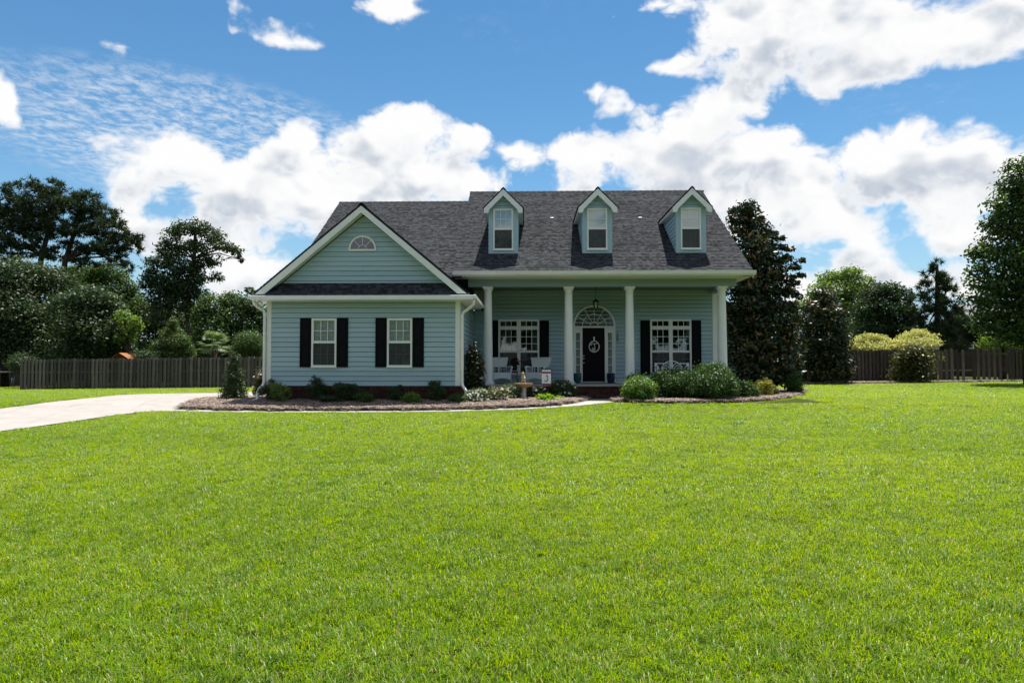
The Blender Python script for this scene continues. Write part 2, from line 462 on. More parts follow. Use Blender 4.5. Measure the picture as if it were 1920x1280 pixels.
def grass_mat():
    m = bpy.data.materials.new("grass_blades"); m.use_nodes = True
    t = NT(m.node_tree); b = m.node_tree.nodes['Principled BSDF']; out = m.node_tree.nodes['Material Output']
    a = t.n('ShaderNodeAttribute', attribute_name='rnd')
    geo = t.n('ShaderNodeNewGeometry')
    p = geo.outputs['Position']
    c = t.mix(a.outputs['Fac'], c4((.080, .180, .006)), c4((.215, .335, .012)))
    big = t.ramp(t.noise(p, .11, 3, .5), .38, .64)
    c = t.mix(t.m('MULTIPLY', big, .55), c, c4((.225, .330, .010)))
    patch = t.ramp(t.noise(p, 1.1, 4, .6), .50, .74)
    c = t.mix(t.m('MULTIPLY', patch, .42), c, c4((.060, .120, .020)))
    dry = t.ramp(t.noise(p, 2.7, 5, .65), .60, .78)
    c = t.mix(t.m('MULTIPLY', dry, .55), c, c4((.22, .19, .085)))
    streak = t.ramp(t.noise(t.v('MULTIPLY', p, (.10, 1.0, 1.0)), 1.3, 4, .6), .52, .70)
    c = t.mix(t.m('MULTIPLY', streak, .24), c, c4((.31, .38, .09)))
    clump = t.ramp(t.noise(p, 6.5, 3, .6), .50, .72)
    c = t.mix(t.m('MULTIPLY', clump, .50), c, c4((.050, .130, .008)))
    straw = t.ramp(a.outputs['Fac'], .93, .96)
    c = t.mix(straw, c, c4((.30, .26, .13)))
    t.put(b.inputs['Base Color'], c)
    b.inputs['Roughness'].default_value = .42
    b.inputs['Specular IOR Level'].default_value = .36
    tr = t.n('ShaderNodeBsdfTranslucent')
    hs = t.n('ShaderNodeHueSaturation'); hs.inputs['Hue'].default_value = .478; hs.inputs['Saturation'].default_value = 1.1; hs.inputs['Value'].default_value = 2.1
    t.put(hs.inputs['Color'], c); t.put(tr.inputs['Color'], hs.outputs[0])
    mx = t.n('ShaderNodeMixShader'); mx.inputs[0].default_value = .42
    m.node_tree.links.new(b.outputs[0], mx.inputs[1]); m.node_tree.links.new(tr.outputs[0], mx.inputs[2])
    m.node_tree.links.new(mx.outputs[0], out.inputs['Surface'])
    return m


M_GRASS = grass_mat()


# ------------------------------------------------------------------ mesh helpers
def tag(o, label=None, cat=None, group=None, kind=None):
    if label: o['label'] = label
    if cat: o['category'] = cat
    if group: o['group'] = group
    if kind: o['kind'] = kind
    return o


def thing(name, label, cat, loc, group=None, rz=0.0):
    o = bpy.data.objects.new(name, None)
    o.empty_display_size = .2
    o.location = loc
    o.rotation_euler = (0, 0, rz)
    COL.objects.link(o)
    return tag(o, label, cat, group)


def root_of(o):
    while o.parent:
        o = o.parent
    return o


class MB:
    """collects shapes; build() links them as ONE mesh object. Coordinates are world unless local=True."""
    def __init__(self):
        self.v = []; self.f = []; self.r = []

    def poly(self, pts, faces, rnd=None):
        k = len(self.v)
        self.v += [tuple(p) for p in pts]
        rr = random.random() if rnd is None else rnd
        for f in faces:
            self.f.append(tuple(i + k for i in f)); self.r.append(rr)
        return self

    def box(self, x0, x1, y0, y1, z0, z1):
        p = [(x, y, z) for z in (z0, z1) for y in (y0, y1) for x in (x0, x1)]
        return self.poly(p, [(0, 2, 3, 1), (4, 5, 7, 6), (0, 1, 5, 4), (2, 6, 7, 3), (0, 4, 6, 2), (1, 3, 7, 5)])

    def bbox(self, x0, x1, y0, y1, z0, z1, b=.01):
        """box with chamfered edges"""
        xs, ys, zs = (x0, x1), (y0, y1), (z0, z1)
        pts = []; idx = {}
        for i in (0, 1):
            for j in (0, 1):
                for k in (0, 1):
                    sx, sy, sz = (1, -1)[i], (1, -1)[j], (1, -1)[k]
                    for ax in range(3):
                        p = [xs[i] + sx * b, ys[j] + sy * b, zs[k] + sz * b]
                        p[ax] = (xs[i], ys[j], zs[k])[ax]
                        idx[(i, j, k, ax)] = len(pts); pts.append(p)
        F = []
        for ax in range(3):
            o = [a for a in range(3) if a != ax]
            for s in (0, 1):
                ring = []
                for (a, c) in ((0, 0), (1, 0), (1, 1), (0, 1)):
                    key = [0, 0, 0]; key[ax] = s; key[o[0]] = a; key[o[1]] = c
                    ring.append(idx[tuple(key) + (ax,)])
                if (s == 1) == (ax == 1): ring.reverse()
                F.append(tuple(ring))
        for ax in range(3):
            o = [a for a in range(3) if a != ax]
            for a in (0, 1):
                for c in (0, 1):
                    q = []
                    for (e, face) in ((0, o[0]), (1, o[0]), (1, o[1]), (0, o[1])):
                        key = [0, 0, 0]; key[ax] = e; key[o[0]] = a; key[o[1]] = c
                        q.append(idx[tuple(key) + (face,)])
                    F.append(tuple(q))
        for i in (0, 1):
            for j in (0, 1):
                for k in (0, 1):
                    F.append(tuple(idx[(i, j, k, a)] for a in range(3)))
        return self.poly(pts, F)

    def prism(self, pts, d):
        """polygon pts extruded by vector d"""
        n = len(pts); d = Vector(d)
        q = [Vector(p) for p in pts]
        P = q + [p + d for p in q]
        F = [tuple(range(n))[::-1], tuple(range(n, 2 * n))] + [(i, (i + 1) % n, n + (i + 1) % n, n + i) for i in range(n)]
        return self.poly(P, F)

    def tube(self, pts, r, seg=8, caps=True, phase=0.0):
        pts = [Vector(p) for p in pts]
        if not hasattr(r, '__len__'): r = [r] * len(pts)
        P = []; F = []
        prev = None
        for i, p in enumerate(pts):
            d = (pts[min(i + 1, len(pts) - 1)] - pts[max(i - 1, 0)])
            d = d.normalized() if d.length > 1e-9 else Vector((0, 0, 1))
            if prev is None:
                u = d.orthogonal().normalized()
                ref = Vector((1, 0, 0)) if abs(d.x) < .9 else Vector((0, 1, 0))
                u = (ref - d * ref.dot(d)).normalized()
            else:
                u = (prev - d * prev.dot(d)).normalized()
            prev = u
            vv = d.cross(u)
            for k in range(seg):
                a = 2 * math.pi * k / seg + phase
                P.append(p + (u * math.cos(a) + vv * math.sin(a)) * r[i])
        for i in range(len(pts) - 1):
            for k in range(seg):
                a = i * seg + k; b = i * seg + (k + 1) % seg
                F.append((a, b, b + seg, a + seg))
        if caps:
            F.append(tuple(range(seg))[::-1]); F.append(tuple(range(len(P) - seg, len(P))))
        return self.poly(P, F)

    def lathe(self, c, prof, seg=24, sx=1.0, sy=1.0):
        P = []; F = []
        for (r, z) in prof:
            for k in range(seg):
                a = 2 * math.pi * k / seg
                P.append((c[0] + r * sx * math.cos(a), c[1] + r * sy * math.sin(a), c[2] + z))
        n = len(prof)
        for i in range(n - 1):
            for k in range(seg):
                a = i * seg + k; b = i * seg + (k + 1) % seg
                F.append((a, b, b + seg, a + seg))
        F.append(tuple(range(seg))[::-1]); F.append(tuple(range((n - 1) * seg, n * seg)))
        return self.poly(P, F)

    def ball(self, c, rx, ry, rz, seg=14, rings=8):
        return self.lathe(c, [(max(1e-4, math.sin(math.pi * i / rings)), -math.cos(math.pi * i / rings)) for i in range(rings + 1)], seg) if rx == ry == rz == 1 else self._ell(c, rx, ry, rz, seg, rings)

    def _ell(self, c, rx, ry, rz, seg, rings):
        P = []; F = []
        for i in range(rings + 1):
            th = math.pi * i / rings
            for k in range(seg):
                a = 2 * math.pi * k / seg
                P.append((c[0] + rx * max(.01, math.sin(th)) * math.cos(a), c[1] + ry * max(.01, math.sin(th)) * math.sin(a), c[2] - rz * math.cos(th)))
        for i in range(rings):
            for k in range(seg):
                a = i * seg + k; b = i * seg + (k + 1) % seg
                F.append((a, b, b + seg, a + seg))
        return self.poly(P, F)

    def build(self, name, m, parent=None, smooth=False, local=False, kind=None):
        off = Vector((0, 0, 0))
        if parent is not None and not local:
            off = root_of(parent).location
        me = bpy.data.meshes.new(name)
        me.from_pydata([(p[0] - off.x, p[1] - off.y, p[2] - off.z) for p in self.v], [], self.f)
        at_ = me.attributes.new('rnd', 'FLOAT', 'FACE')
        at_.data.foreach_set('value', np.array(self.r, dtype=np.float32))
        me.materials.append(m)
        if smooth:
            me.polygons.foreach_set('use_smooth', [True] * len(self.f))
        me.update()
        o = bpy.data.objects.new(name, me)
        COL.objects.link(o)
        if parent is not None:
            o.parent = parent
        if kind: o['kind'] = kind
        return o


def auto_smooth(o, ang=35):
    me = o.data
    me.polygons.foreach_set('use_smooth', [True] * len(me.polygons))
    me.set_sharp_from_angle(angle=R(ang))
    return o


def np_mesh(name, V, faces_n, m, rnd, parent=None, off=None, mats=None, midx=None, loops=None, sizes=None):
    """fast mesh: V (n,3); quads or tris laid out in order (faces_n verts per face) unless loops given"""
    V = np.asarray(V, dtype=np.float32)
    if off is not None:
        V = V - np.asarray(off, dtype=np.float32)
    me = bpy.data.meshes.new(name)
    me.vertices.add(len(V)); me.vertices.foreach_set('co', V.ravel())
    if loops is None:
        nf = len(V) // faces_n
        loops = np.arange(len(V), dtype=np.int32)
        starts = np.arange(nf, dtype=np.int32) * faces_n
    else:
        nf = len(sizes)
        starts = np.concatenate([[0], np.cumsum(sizes)[:-1]]).astype(np.int32)
    me.loops.add(len(loops)); me.loops.foreach_set('vertex_index', np.asarray(loops, dtype=np.int32))
    me.polygons.add(nf); me.polygons.foreach_set('loop_start', starts)
    a = me.attributes.new('rnd', 'FLOAT', 'FACE'); a.data.foreach_set('value', np.asarray(rnd, dtype=np.float32))
    for mm in (mats or [m]):
        me.materials.append(mm)
    if midx is not None:
        me.polygons.foreach_set('material_index', np.asarray(midx, dtype=np.int32))
    me.update(calc_edges=True)
    o = bpy.data.objects.new(name, me)
    COL.objects.link(o)
    if parent is not None: o.parent = parent
    return o


# ------------------------------------------------------------------ ground
def sstep(a, b, x):
    t = np.clip((np.asarray(x, dtype=float) - a) / (b - a), 0, 1)
    return t * t * (3 - 2 * t)


def gz(x, y):
    y = np.asarray(y, dtype=float); x = np.asarray(x, dtype=float)
    base = 0.0157 * np.clip(y, 0, 19.0) + 0.132 * sstep(18.6, 21.6, y)
    return base + 0.010 * np.clip(x, -60, 60) * sstep(21, 37, y)


def gp(px, py):
    """ground point under a point measured on the photograph"""
    r = ray(px, py)
    y = 20.0
    for _ in range(60):
        k = y / r.y
        h = float(gz(r.x * k, y))
        y = 0.5 * y + 0.5 * (h - EYE) / r.z * r.y
        y = min(max(y, 1), 400)
    k = y / r.y
    return Vector((r.x * k, y, float(gz(r.x * k, y))))


def on(x, y, dz=0.0):
    return Vector((x, y, float(gz(x, y)) + dz))


xs = np.unique(np.concatenate([np.arange(-70, 70.1, .5), np.array([-900, -500, -300, -180, -110, 110, 180, 300, 500, 900])]))
ys = np.unique(np.concatenate([np.arange(-30, 75.1, .5), np.array([-900, -400, -150, -60, 100, 150, 250, 400, 900])]))
gx, gy = np.meshgrid(xs, ys)
gzv = gz(gx, gy)
nx = len(xs); ny = len(ys)
ii = (np.arange(ny - 1)[:, None] * nx + np.arange(nx - 1)[None, :]).ravel()
q = np.stack([ii, ii + 1, ii + 1 + nx, ii + nx], 1).ravel()
lawn = np_mesh('lawn', np.stack([gx.ravel(), gy.ravel(), gzv.ravel()], 1), 4, M_SOIL, RNG.random(len(ii)), loops=q, sizes=np.full(len(ii), 4))
lawn.data.polygons.foreach_set('use_smooth', [True] * len(ii))
tag(lawn, kind='structure')


def resample(pts, n):
    pts = [Vector((p[0], p[1], 0)) for p in pts]
    d = [0]
    for a, b in zip(pts, pts[1:]): d.append(d[-1] + (b - a).length)
    out = []
    for i in range(n):
        s = d[-1] * i / (n - 1)
        k = max(j for j in range(len(d)) if d[j] <= s + 1e-9); k = min(k, len(pts) - 2)
        u = (s - d[k]) / max(1e-9, d[k + 1] - d[k])
        out.append(pts[k].lerp(pts[k + 1], u))
    return out


def smooth_line(pts, it=2):
    p = [Vector((a[0], a[1], 0)) for a in pts]
    for _ in range(it):
        o = [p[0]]
        for a, b in zip(p, p[1:]):
            o += [a.lerp(b, .25), a.lerp(b, .75)]
        o.append(p[-1]); p = o
    return p


def strip(name, A, B, nu, nv, m, dz, bulge=0.0, rough=0.0):
    """surface lofted between two ground lines"""
    a = resample(A, nu); b = resample(B, nu)
    V = np.zeros((nv, nu, 3))
    for j in range(nv):
        t = j / (nv - 1)
        for i in range(nu):
            p = a[i].lerp(b[i], t)
            V[j, i, :2] = p.x, p.y
    V[:, :, 2] = gz(V[:, :, 0], V[:, :, 1]) + dz
    tt = np.linspace(0, 1, nv)[:, None]
    if bulge:
        V[:, :, 2] += bulge * np.clip(np.minimum(tt, 1 - tt) * 9, 0, 1) + rough * RNG.normal(size=(nv, nu)) * (np.minimum(tt, 1 - tt) > 0)
    ii = (np.arange(nv - 1)[:, None] * nu + np.arange(nu - 1)[None, :]).ravel()
    q = np.stack([ii, ii + 1, ii + 1 + nu, ii + nu], 1).ravel()
    o = np_mesh(name, V.reshape(-1, 3), 4, m, RNG.random(len(ii)), loops=q, sizes=np.full(len(ii), 4))
    o.data.polygons.foreach_set('use_smooth', [True] * len(ii))
    return tag(o, kind='structure'), [(p.x, p.y) for p in a] + [(p.x, p.y) for p in b[::-1]]


def inside(px, py, poly):
    px = np.asarray(px); py = np.asarray(py)
    r = np.zeros(px.shape, bool)
    n = len(poly)
    for i in range(n):
        x0, y0 = poly[i]; x1, y1 = poly[(i + 1) % n]
        c = ((y0 > py) != (y1 > py)) & (px < (x1 - x0) * (py - y0) / ((y1 - y0) if abs(y1 - y0) > 1e-12 else 1e-12) + x0)
        r ^= c
    return r


# driveway: from behind the viewer along the left, to the parking pad beside the wing
near = [gp(*p) for p in ((0, 809), (70, 800), (140, 790), (200, 781), (255, 774), (290, 771))]
far = [gp(*p) for p in ((0, 766), (70, 758.5), (150, 749), (232, 740), (330, 737.5), (420, 737))]
d_n = (near[0] - near[3]).normalized(); d_f = (far[0] - far[2]).normalized()
nearL = [near[0] + d_n * 26] + near + [gp(352, 770), Vector((-10.6, 22.4, 0)), Vector((-8.3, 24.0, 0))]
farL = [far[0] + d_f * 32] + far + [Vector((-12.0, 36.6, 0)), Vector((-8.3, 36.4, 0))]
nearL = smooth_line(nearL, 1); farL = smooth_line(farL, 1)
driveway, DRIVE_POLY = strip('driveway', nearL, farL, 90, 40, M_SOIL, -.03)
na, fa = resample(nearL, 91), resample(farL, 91)
for k in range(10):
    for j in range(2):
        A_, B_ = na[9 * k:9 * k + 10], fa[9 * k:9 * k + 10]
        t0, t1 = (.0, .4985) if j == 0 else (.5015, 1.0)
        lo = [p.lerp(q_, t0) for p, q_ in zip(A_, B_)]; hi = [p.lerp(q_, t1) for p, q_ in zip(A_, B_)]
        for ln_ in (lo, hi):
            ln_[0] = ln_[0].lerp(ln_[1], .012); ln_[-1] = ln_[-1].lerp(ln_[-2], .012)
        slab_o, _p = strip('concrete_slab', lo, hi, 10, 20, M_CONC, .016)
        del slab_o['kind']; slab_o.parent = driveway

# front walk: thin curved ribbon between the lawn and the planting bed
walk_front = smooth_line([gp(*p) for p in ((300, 771.5), (340, 772), (400, 773), (480, 774), (600, 774), (700, 774), (800, 773), (880, 771.5), (960, 769), (1020, 766), (1060, 763.5), (1100, 760), (1130, 757), (1155, 754.5))], 2)
walk_back = smooth_line([gp(*p) for p in ((330, 767.5), (350, 768), (400, 770), (480, 771.2), (600, 771.3), (700, 771), (800, 770), (880, 768.5), (960, 766), (1020, 762.5), (1060, 758.5), (1082, 754.5), (1096, 752), (1104, 750.3))], 2)
walkway, WALK_POLY = strip('walkway', walk_front, walk_back, 90, 4, M_WALK, .022)
step_walk, SWALK_POLY = strip('walkway', [gp(1104, 750.3), gp(1130, 757)], [Vector((1.6, 23.45, 0)), Vector((3.1, 23.45, 0))], 6, 6, M_WALK, .016)
step_walk.name = 'front_path'

# planting beds
bed_front = [p.copy() for p in walk_back[:]]
bed_front = [gp(338, 766.5)] + bed_front[3:]
bed_back = [(-10.7, 22.6, 0), (-10.0, 23.0, 0), (-9.2, 23.1, 0), (-8.4, 22.2, 0), (-8.25, 21.24, 0), (-2.1, 21.24, 0), (-2.05, 23.9, 0), (1.2, 23.98, 0), (1.62, 23.6, 0)]
bed, BED_POLY = strip('planting_bed', bed_front, bed_back, 150, 26, M_MULCH, .015, .045, .012)
rb_front = smooth_line([gp(*p) for p in ((1150, 752.5), (1165, 756), (1230, 757), (1320, 757), (1400, 755), (1450, 750.5), (1490, 744), (1503, 738), (1500, 733))], 2)
rb_back = [(3.2, 23.75, 0), (3.35, 23.98, 0), (7.3, 23.98, 0), (7.6, 26.5, 0), (8.5, 29.5, 0), (10.3, 29.6, 0), (11.3, 28.2, 0)]
bed2, BED2_POLY = strip('planting_bed', rb_front, rb_back, 110, 22, M_MULCH, .015, .03, .010)
bed3_front = [(14.6, 36.1, 0), (16.2, 35.9, 0), (18, 36.6, 0), (20.5, 36.6, 0), (22.6, 37.3, 0), (30, 37.5, 0)]
bed3, BED3_POLY = strip('planting_bed', smooth_line(bed3_front, 2), [(14.2, 38, 0), (30, 38, 0)], 60, 6, M_MULCH, .012, .04, .01)

# ------------------------------------------------------------------ house
H0 = Vector((-0.4, 28.0, 0.43))
house = thing('house', 'pale blue lap sided house with dark shingle roof and white columned porch', 'house', H0)

WX0, WX1, WY = -8.19, -2.155, 21.2           # wing front
PX1, PY = 7.365, 26.8                        # porch wall
SLOPE = .667
EX0, EX1, EY, EZ = -2.60, 7.70, 23.55, 4.86   # main roof eave
RY, RZ = 30.3, 4.86 + .667 * (30.3 - 23.55)
EXPO = .152
FLOOR = .91


def wedge(mb, p0, p1, p2, p3, n, t1=.026, t2=.004):
    """one lap board: thick butt at the bottom, thin top that tucks behind the board above"""
    n = Vector(n)
    p = [Vector(a) for a in (p0, p1, p2, p3)]
    H = (p[3] - p[0]).length
    k = min(.4, .017 / max(H, .02))
    m2, m3 = p[2].lerp(p[1], k), p[3].lerp(p[0], k)
    o = [p[0] + n * t1, p[1] + n * t1, m2 + n * (t2 + .004), m3 + n * (t2 + .004), p[2] - n * .020, p[3] - n * .020]
    i = [a - n * .026 for a in p]
    mb.poly(o + i, [(0, 1, 2, 3), (3, 2, 4, 5), (9, 8, 7, 6), (0, 6, 7, 1), (5, 4, 8, 9), (0, 3, 5, 9, 6), (1, 7, 8, 4, 2)])


def siding_front(parent, Y, z0, z1, span, holes=(), m=None):
    """lap boards on a wall facing the street; span(z)->(x0,x1)"""
    z = z0; k = 0
    while z < z1 - .02:
        zt = min(z + EXPO, z1)
        xa0, xb0 = span(z); xa1, xb1 = span(zt)
        hs = sorted(h for h in holes if h[2] < zt - 1e-4 and h[3] > z + 1e-4)
        cuts = []
        cur = None
        segs = []
        x = None
        edges = [h for h in hs]
        left0, left1 = xa0, xa1
        for h in edges:
            segs.append((left0, h[0], left1, h[0], z, zt))
            if z < h[2]: segs.append((h[0], h[1], h[0], h[1], z, h[2]))
            if zt > h[3]: segs.append((h[0], h[1], h[0], h[1], h[3], zt))
            left0 = left1 = h[1]
        segs.append((left0, xb0, left1, xb1, z, zt))
        for (a0, b0, a1, b1, za, zb) in segs:
            if b0 - a0 < .02 and b1 - a1 < .02: continue
            # long runs are butted from two boards
            parts = [(a0, b0, a1, b1)]
            if b0 - a0 > 4.0 and not edges:
                j = a0 + (b0 - a0) * (.3 + .4 * ((k * .37) % 1))
                parts = [(a0, j - .0015, a1, j - .0015), (j + .0015, b0, j + .0015, b1)]
            for (c0, e0, c1, e1) in parts:
                mb = MB()
                wedge(mb, (c0, Y, za), (e0, Y, za), (e1, Y, zb), (c1, Y, zb), (0, -1, 0))
                mb.build('siding_board', m or M_SIDING, parent)
        z = zt; k += 1


def siding_side(parent, X, nx, z0, z1, span):
    z = z0
    while z < z1 - .02:
        zt = min(z + EXPO, z1)
        a0, b0 = span(z); a1, b1 = span(zt)
        if b0 - a0 > .03:
            mb = MB()
            if nx > 0:
                wedge(mb, (X, a0, z), (X, b0, z), (X, b1, zt), (X, a1, zt), (nx, 0, 0))
            else:
                wedge(mb, (X, b0, z), (X, a0, z), (X, a1, zt), (X, b1, zt), (nx, 0, 0))
            mb.build('siding_board', M_SIDING, parent)
        z = zt


# ---- windows
WIN_TRI = []


def pane(parent, x0, x1, z0, z1, Y, m):
    MB().poly([(x0, Y, z0), (x1, Y, z0), (x1, Y, z1), (x0, Y, z1), (x0, Y + .004, z0), (x1, Y + .004, z0), (x1, Y + .004, z1), (x0, Y + .004, z1)],
              [(0, 1, 2, 3), (7, 6, 5, 4), (0, 4, 5, 1), (1, 5, 6, 2), (2, 6, 7, 3), (3, 7, 4, 0)]).build('pane', m, parent)


def ring_rect(mb, x0, x1, z0, z1, w, y0, y1):
    mb.box(x0, x1, y0, y1, z1 - w, z1); mb.box(x0, x1, y0, y1, z0, z0 + w)
    mb.box(x0, x0 + w, y0 + .001, y1, z0 + w, z1 - w); mb.box(x1 - w, x1, y0 + .001, y1, z0 + w, z1 - w)


def grid_lights(win, x0, x1, z0, z1, Y, cols, rows, m, bar=.018):
    g = MB()
    for i in range(1, cols):
        x = x0 + (x1 - x0) * i / cols
        g.box(x - bar / 2, x + bar / 2, Y - .006, Y + .010, z0, z1)
    for j in range(1, rows):
        z = z0 + (z1 - z0) * j / rows
        g.box(x0, x1, Y - .0045, Y + .0085, z - bar / 2, z + bar / 2)
    g.build('grille', M_WHITE, win)
    for i in range(cols):
        for j in range(rows):
            xa = x0 + (x1 - x0) * i / cols + (bar / 2 if i else 0); xb = x0 + (x1 - x0) * (i + 1) / cols - (bar / 2 if i < cols - 1 else 0)
            za = z0 + (z1 - z0) * j / rows + (bar / 2 if j else 0); zb = z0 + (z1 - z0) * (j + 1) / rows - (bar / 2 if j < rows - 1 else 0)
            pane(win, xa, xb, za, zb, Y, m)


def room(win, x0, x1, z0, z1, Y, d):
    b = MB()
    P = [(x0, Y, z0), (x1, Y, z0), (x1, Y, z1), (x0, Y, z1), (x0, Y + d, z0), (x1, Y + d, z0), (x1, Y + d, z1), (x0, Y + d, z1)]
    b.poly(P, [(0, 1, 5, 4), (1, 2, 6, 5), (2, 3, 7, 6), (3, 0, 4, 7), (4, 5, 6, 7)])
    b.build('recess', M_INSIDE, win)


def blind(win, x0, x1, z0, z1, Y, pitch=.040):
    b = MB()
    z = z0 + .01
    while z < z1 - .02:
        b.poly([(x0, Y - .010, z), (x1, Y - .010, z), (x1, Y + .006, z + .036), (x0, Y + .006, z + .036)], [(0, 1, 2, 3)])
        z += pitch
    for x in (x0 + (x1 - x0) * .2, x0 + (x1 - x0) * .8):
        b.box(x - .002, x + .002, Y - .02, Y - .018, z0, z1)
    b.box(x0, x1, Y - .02, Y + .02, z1 - .03, z1)
    b.build('blind', M_BLIND, win, kind='stuff')


def sash_window(x0, x1, z0, z1, Y, parent, frame=.055, rows=2, wide=.0):
    """double hung window seen from the street, wall face at Y"""
    f = MB()
    ring_rect(f, x0, x1, z0, z1, frame, Y - .035, Y + .02)
    zm = z0 + (z1 - z0) * .505
    win = f.build('window', M_WHITE, parent)
    a, b = x0 + frame, x1 - frame
    s = MB(); s.box(a, b, Y - .020, Y + .03, zm - .028, zm + .028); s.build('meeting_rail', M_WHITE, win)
    MB().bbox(x0 - .015, x1 + .015, Y - .055, Y - .002, z0 - .03, z0 - .001, .004).build('sill', M_WHITE, win)
    st = MB()
    for (za, zb, yy) in ((zm + .028, z1 - frame, Y - .008), (z0 + frame, zm - .028, Y + .004)):
        ring_rect(st, a, b, za, zb, .018, yy, yy + .022)
    st.build('sash', M_WHITE, win)
    grid_lights(win, a + .018, b - .018, zm + .046, z1 - frame - .018, Y + .004, 3, rows, M_GLASS)
    grid_lights(win, a + .018, b - .018, z0 + frame + .018, zm - .046, Y + .016, 3, rows, M_GLASS)
    sc = MB(); sc.poly([(a, Y - .004, z0 + frame), (b, Y - .004, z0 + frame), (b, Y - .004, zm - .028), (a, Y - .004, zm - .028)], [(0, 1, 2, 3)])
    sc.build('insect_screen', M_SCREEN, win)
    blind(win, a + .005, b - .005, z0 + frame, z1 - frame, Y + .065)
    room(win, a - .02, b + .02, z0 + frame - .02, z1 - frame + .02, Y + .021, .13)
    return win


def shutter(x0, x1, z0, z1, Y, parent):
    s = MB()
    w_ = .045
    ring_rect(s, x0, x1, z0, z1, w_, Y - .045, Y - .018)
    zm = z0 + (z1 - z0) * .5
    s.box(x0 + w_, x1 - w_, Y - .045, Y - .019, zm - .04, zm + .04)
    o = s.build('shutter', M_SHUTTER, parent)
    for (a, b) in ((z0 + w_, zm - .04), (zm + .04, z1 - w_)):
        MB().box(x0 + w_, x1 - w_, Y - .030, Y - .020, a, b).build('backing', M_SHUTTER, o)
        MB().bbox(x0 + w_ + .03, x1 - w_ - .03, Y - .042, Y - .031, a + .03, b - .03, .008).build('panel', M_SHUTTER, o)
    return o


# ---- wing
wing = MB().poly([(WX0, WY + .155, .40), (WX1, WY + .155, .40), (WX1, WY + .155, 3.75), (WX0, WY + .155, 3.75)], [(0, 1, 2, 3)])
wing.box(WX0 + .01, WX1 - .012, WY + .16, 36.0, .40, 3.76)
wing.prism([(WX0 + .02, WY + .02, 3.76), (WX1 - .02, WY + .02, 3.76), (-5.1725, WY + .02, 6.27)], (0, 5.2, 0))
wall_w = wing.build('wall', M_SIDING, house)
W1 = (-6.789, -6.001, 1.552, 3.066); W2 = (-4.415, -3.626, 1.552, 3.066)
siding_front(wall_w, WY, .965, 3.62, lambda z: (WX0 + .12, WX1 - .12), [(a[0] + .02, a[1] - .02, a[2] + .02, a[3] - .02) for a in (W1, W2)])
gs = .833
siding_front(wall_w, WY, 3.95, 6.28, lambda z: (-5.1725 - max(.01, (6.40 - z) / gs - .12), -5.1725 + max(.01, (6.40 - z) / gs - .12)))
siding_side(wall_w, WX1, 1, .965, 3.62, lambda z: (WY + .14, PY - .01))
for Wd in (W1, W2):
    sash_window(Wd[0], Wd[1], Wd[2], Wd[3], WY - .012, house)
    shutter(Wd[0] - .365, Wd[0] - .006, Wd[2] - .01, Wd[3] + .01, WY, house)
    shutter(Wd[1] + .006, Wd[1] + .365, Wd[2] - .01, Wd[3] + .01, WY, house)
for (x0, x1) in ((WX0 - .02, WX0 + .125), (WX1 - .125, WX1 + .02)):
    b = MB(); b.bbox(x0, x1, WY - .03, WY + .008, .965, 3.60, .004)
    xr = (x1 - .028, x1) if x0 > -5 else (x0, x0 + .028)
    b.box(xr[0], xr[1], WY + .009, WY + .135, .965, 3.60)
    b.build('corner_board', M_WHITE, house)

# half round gable window
fx, fz, fr = -5.207, 5.235, .43


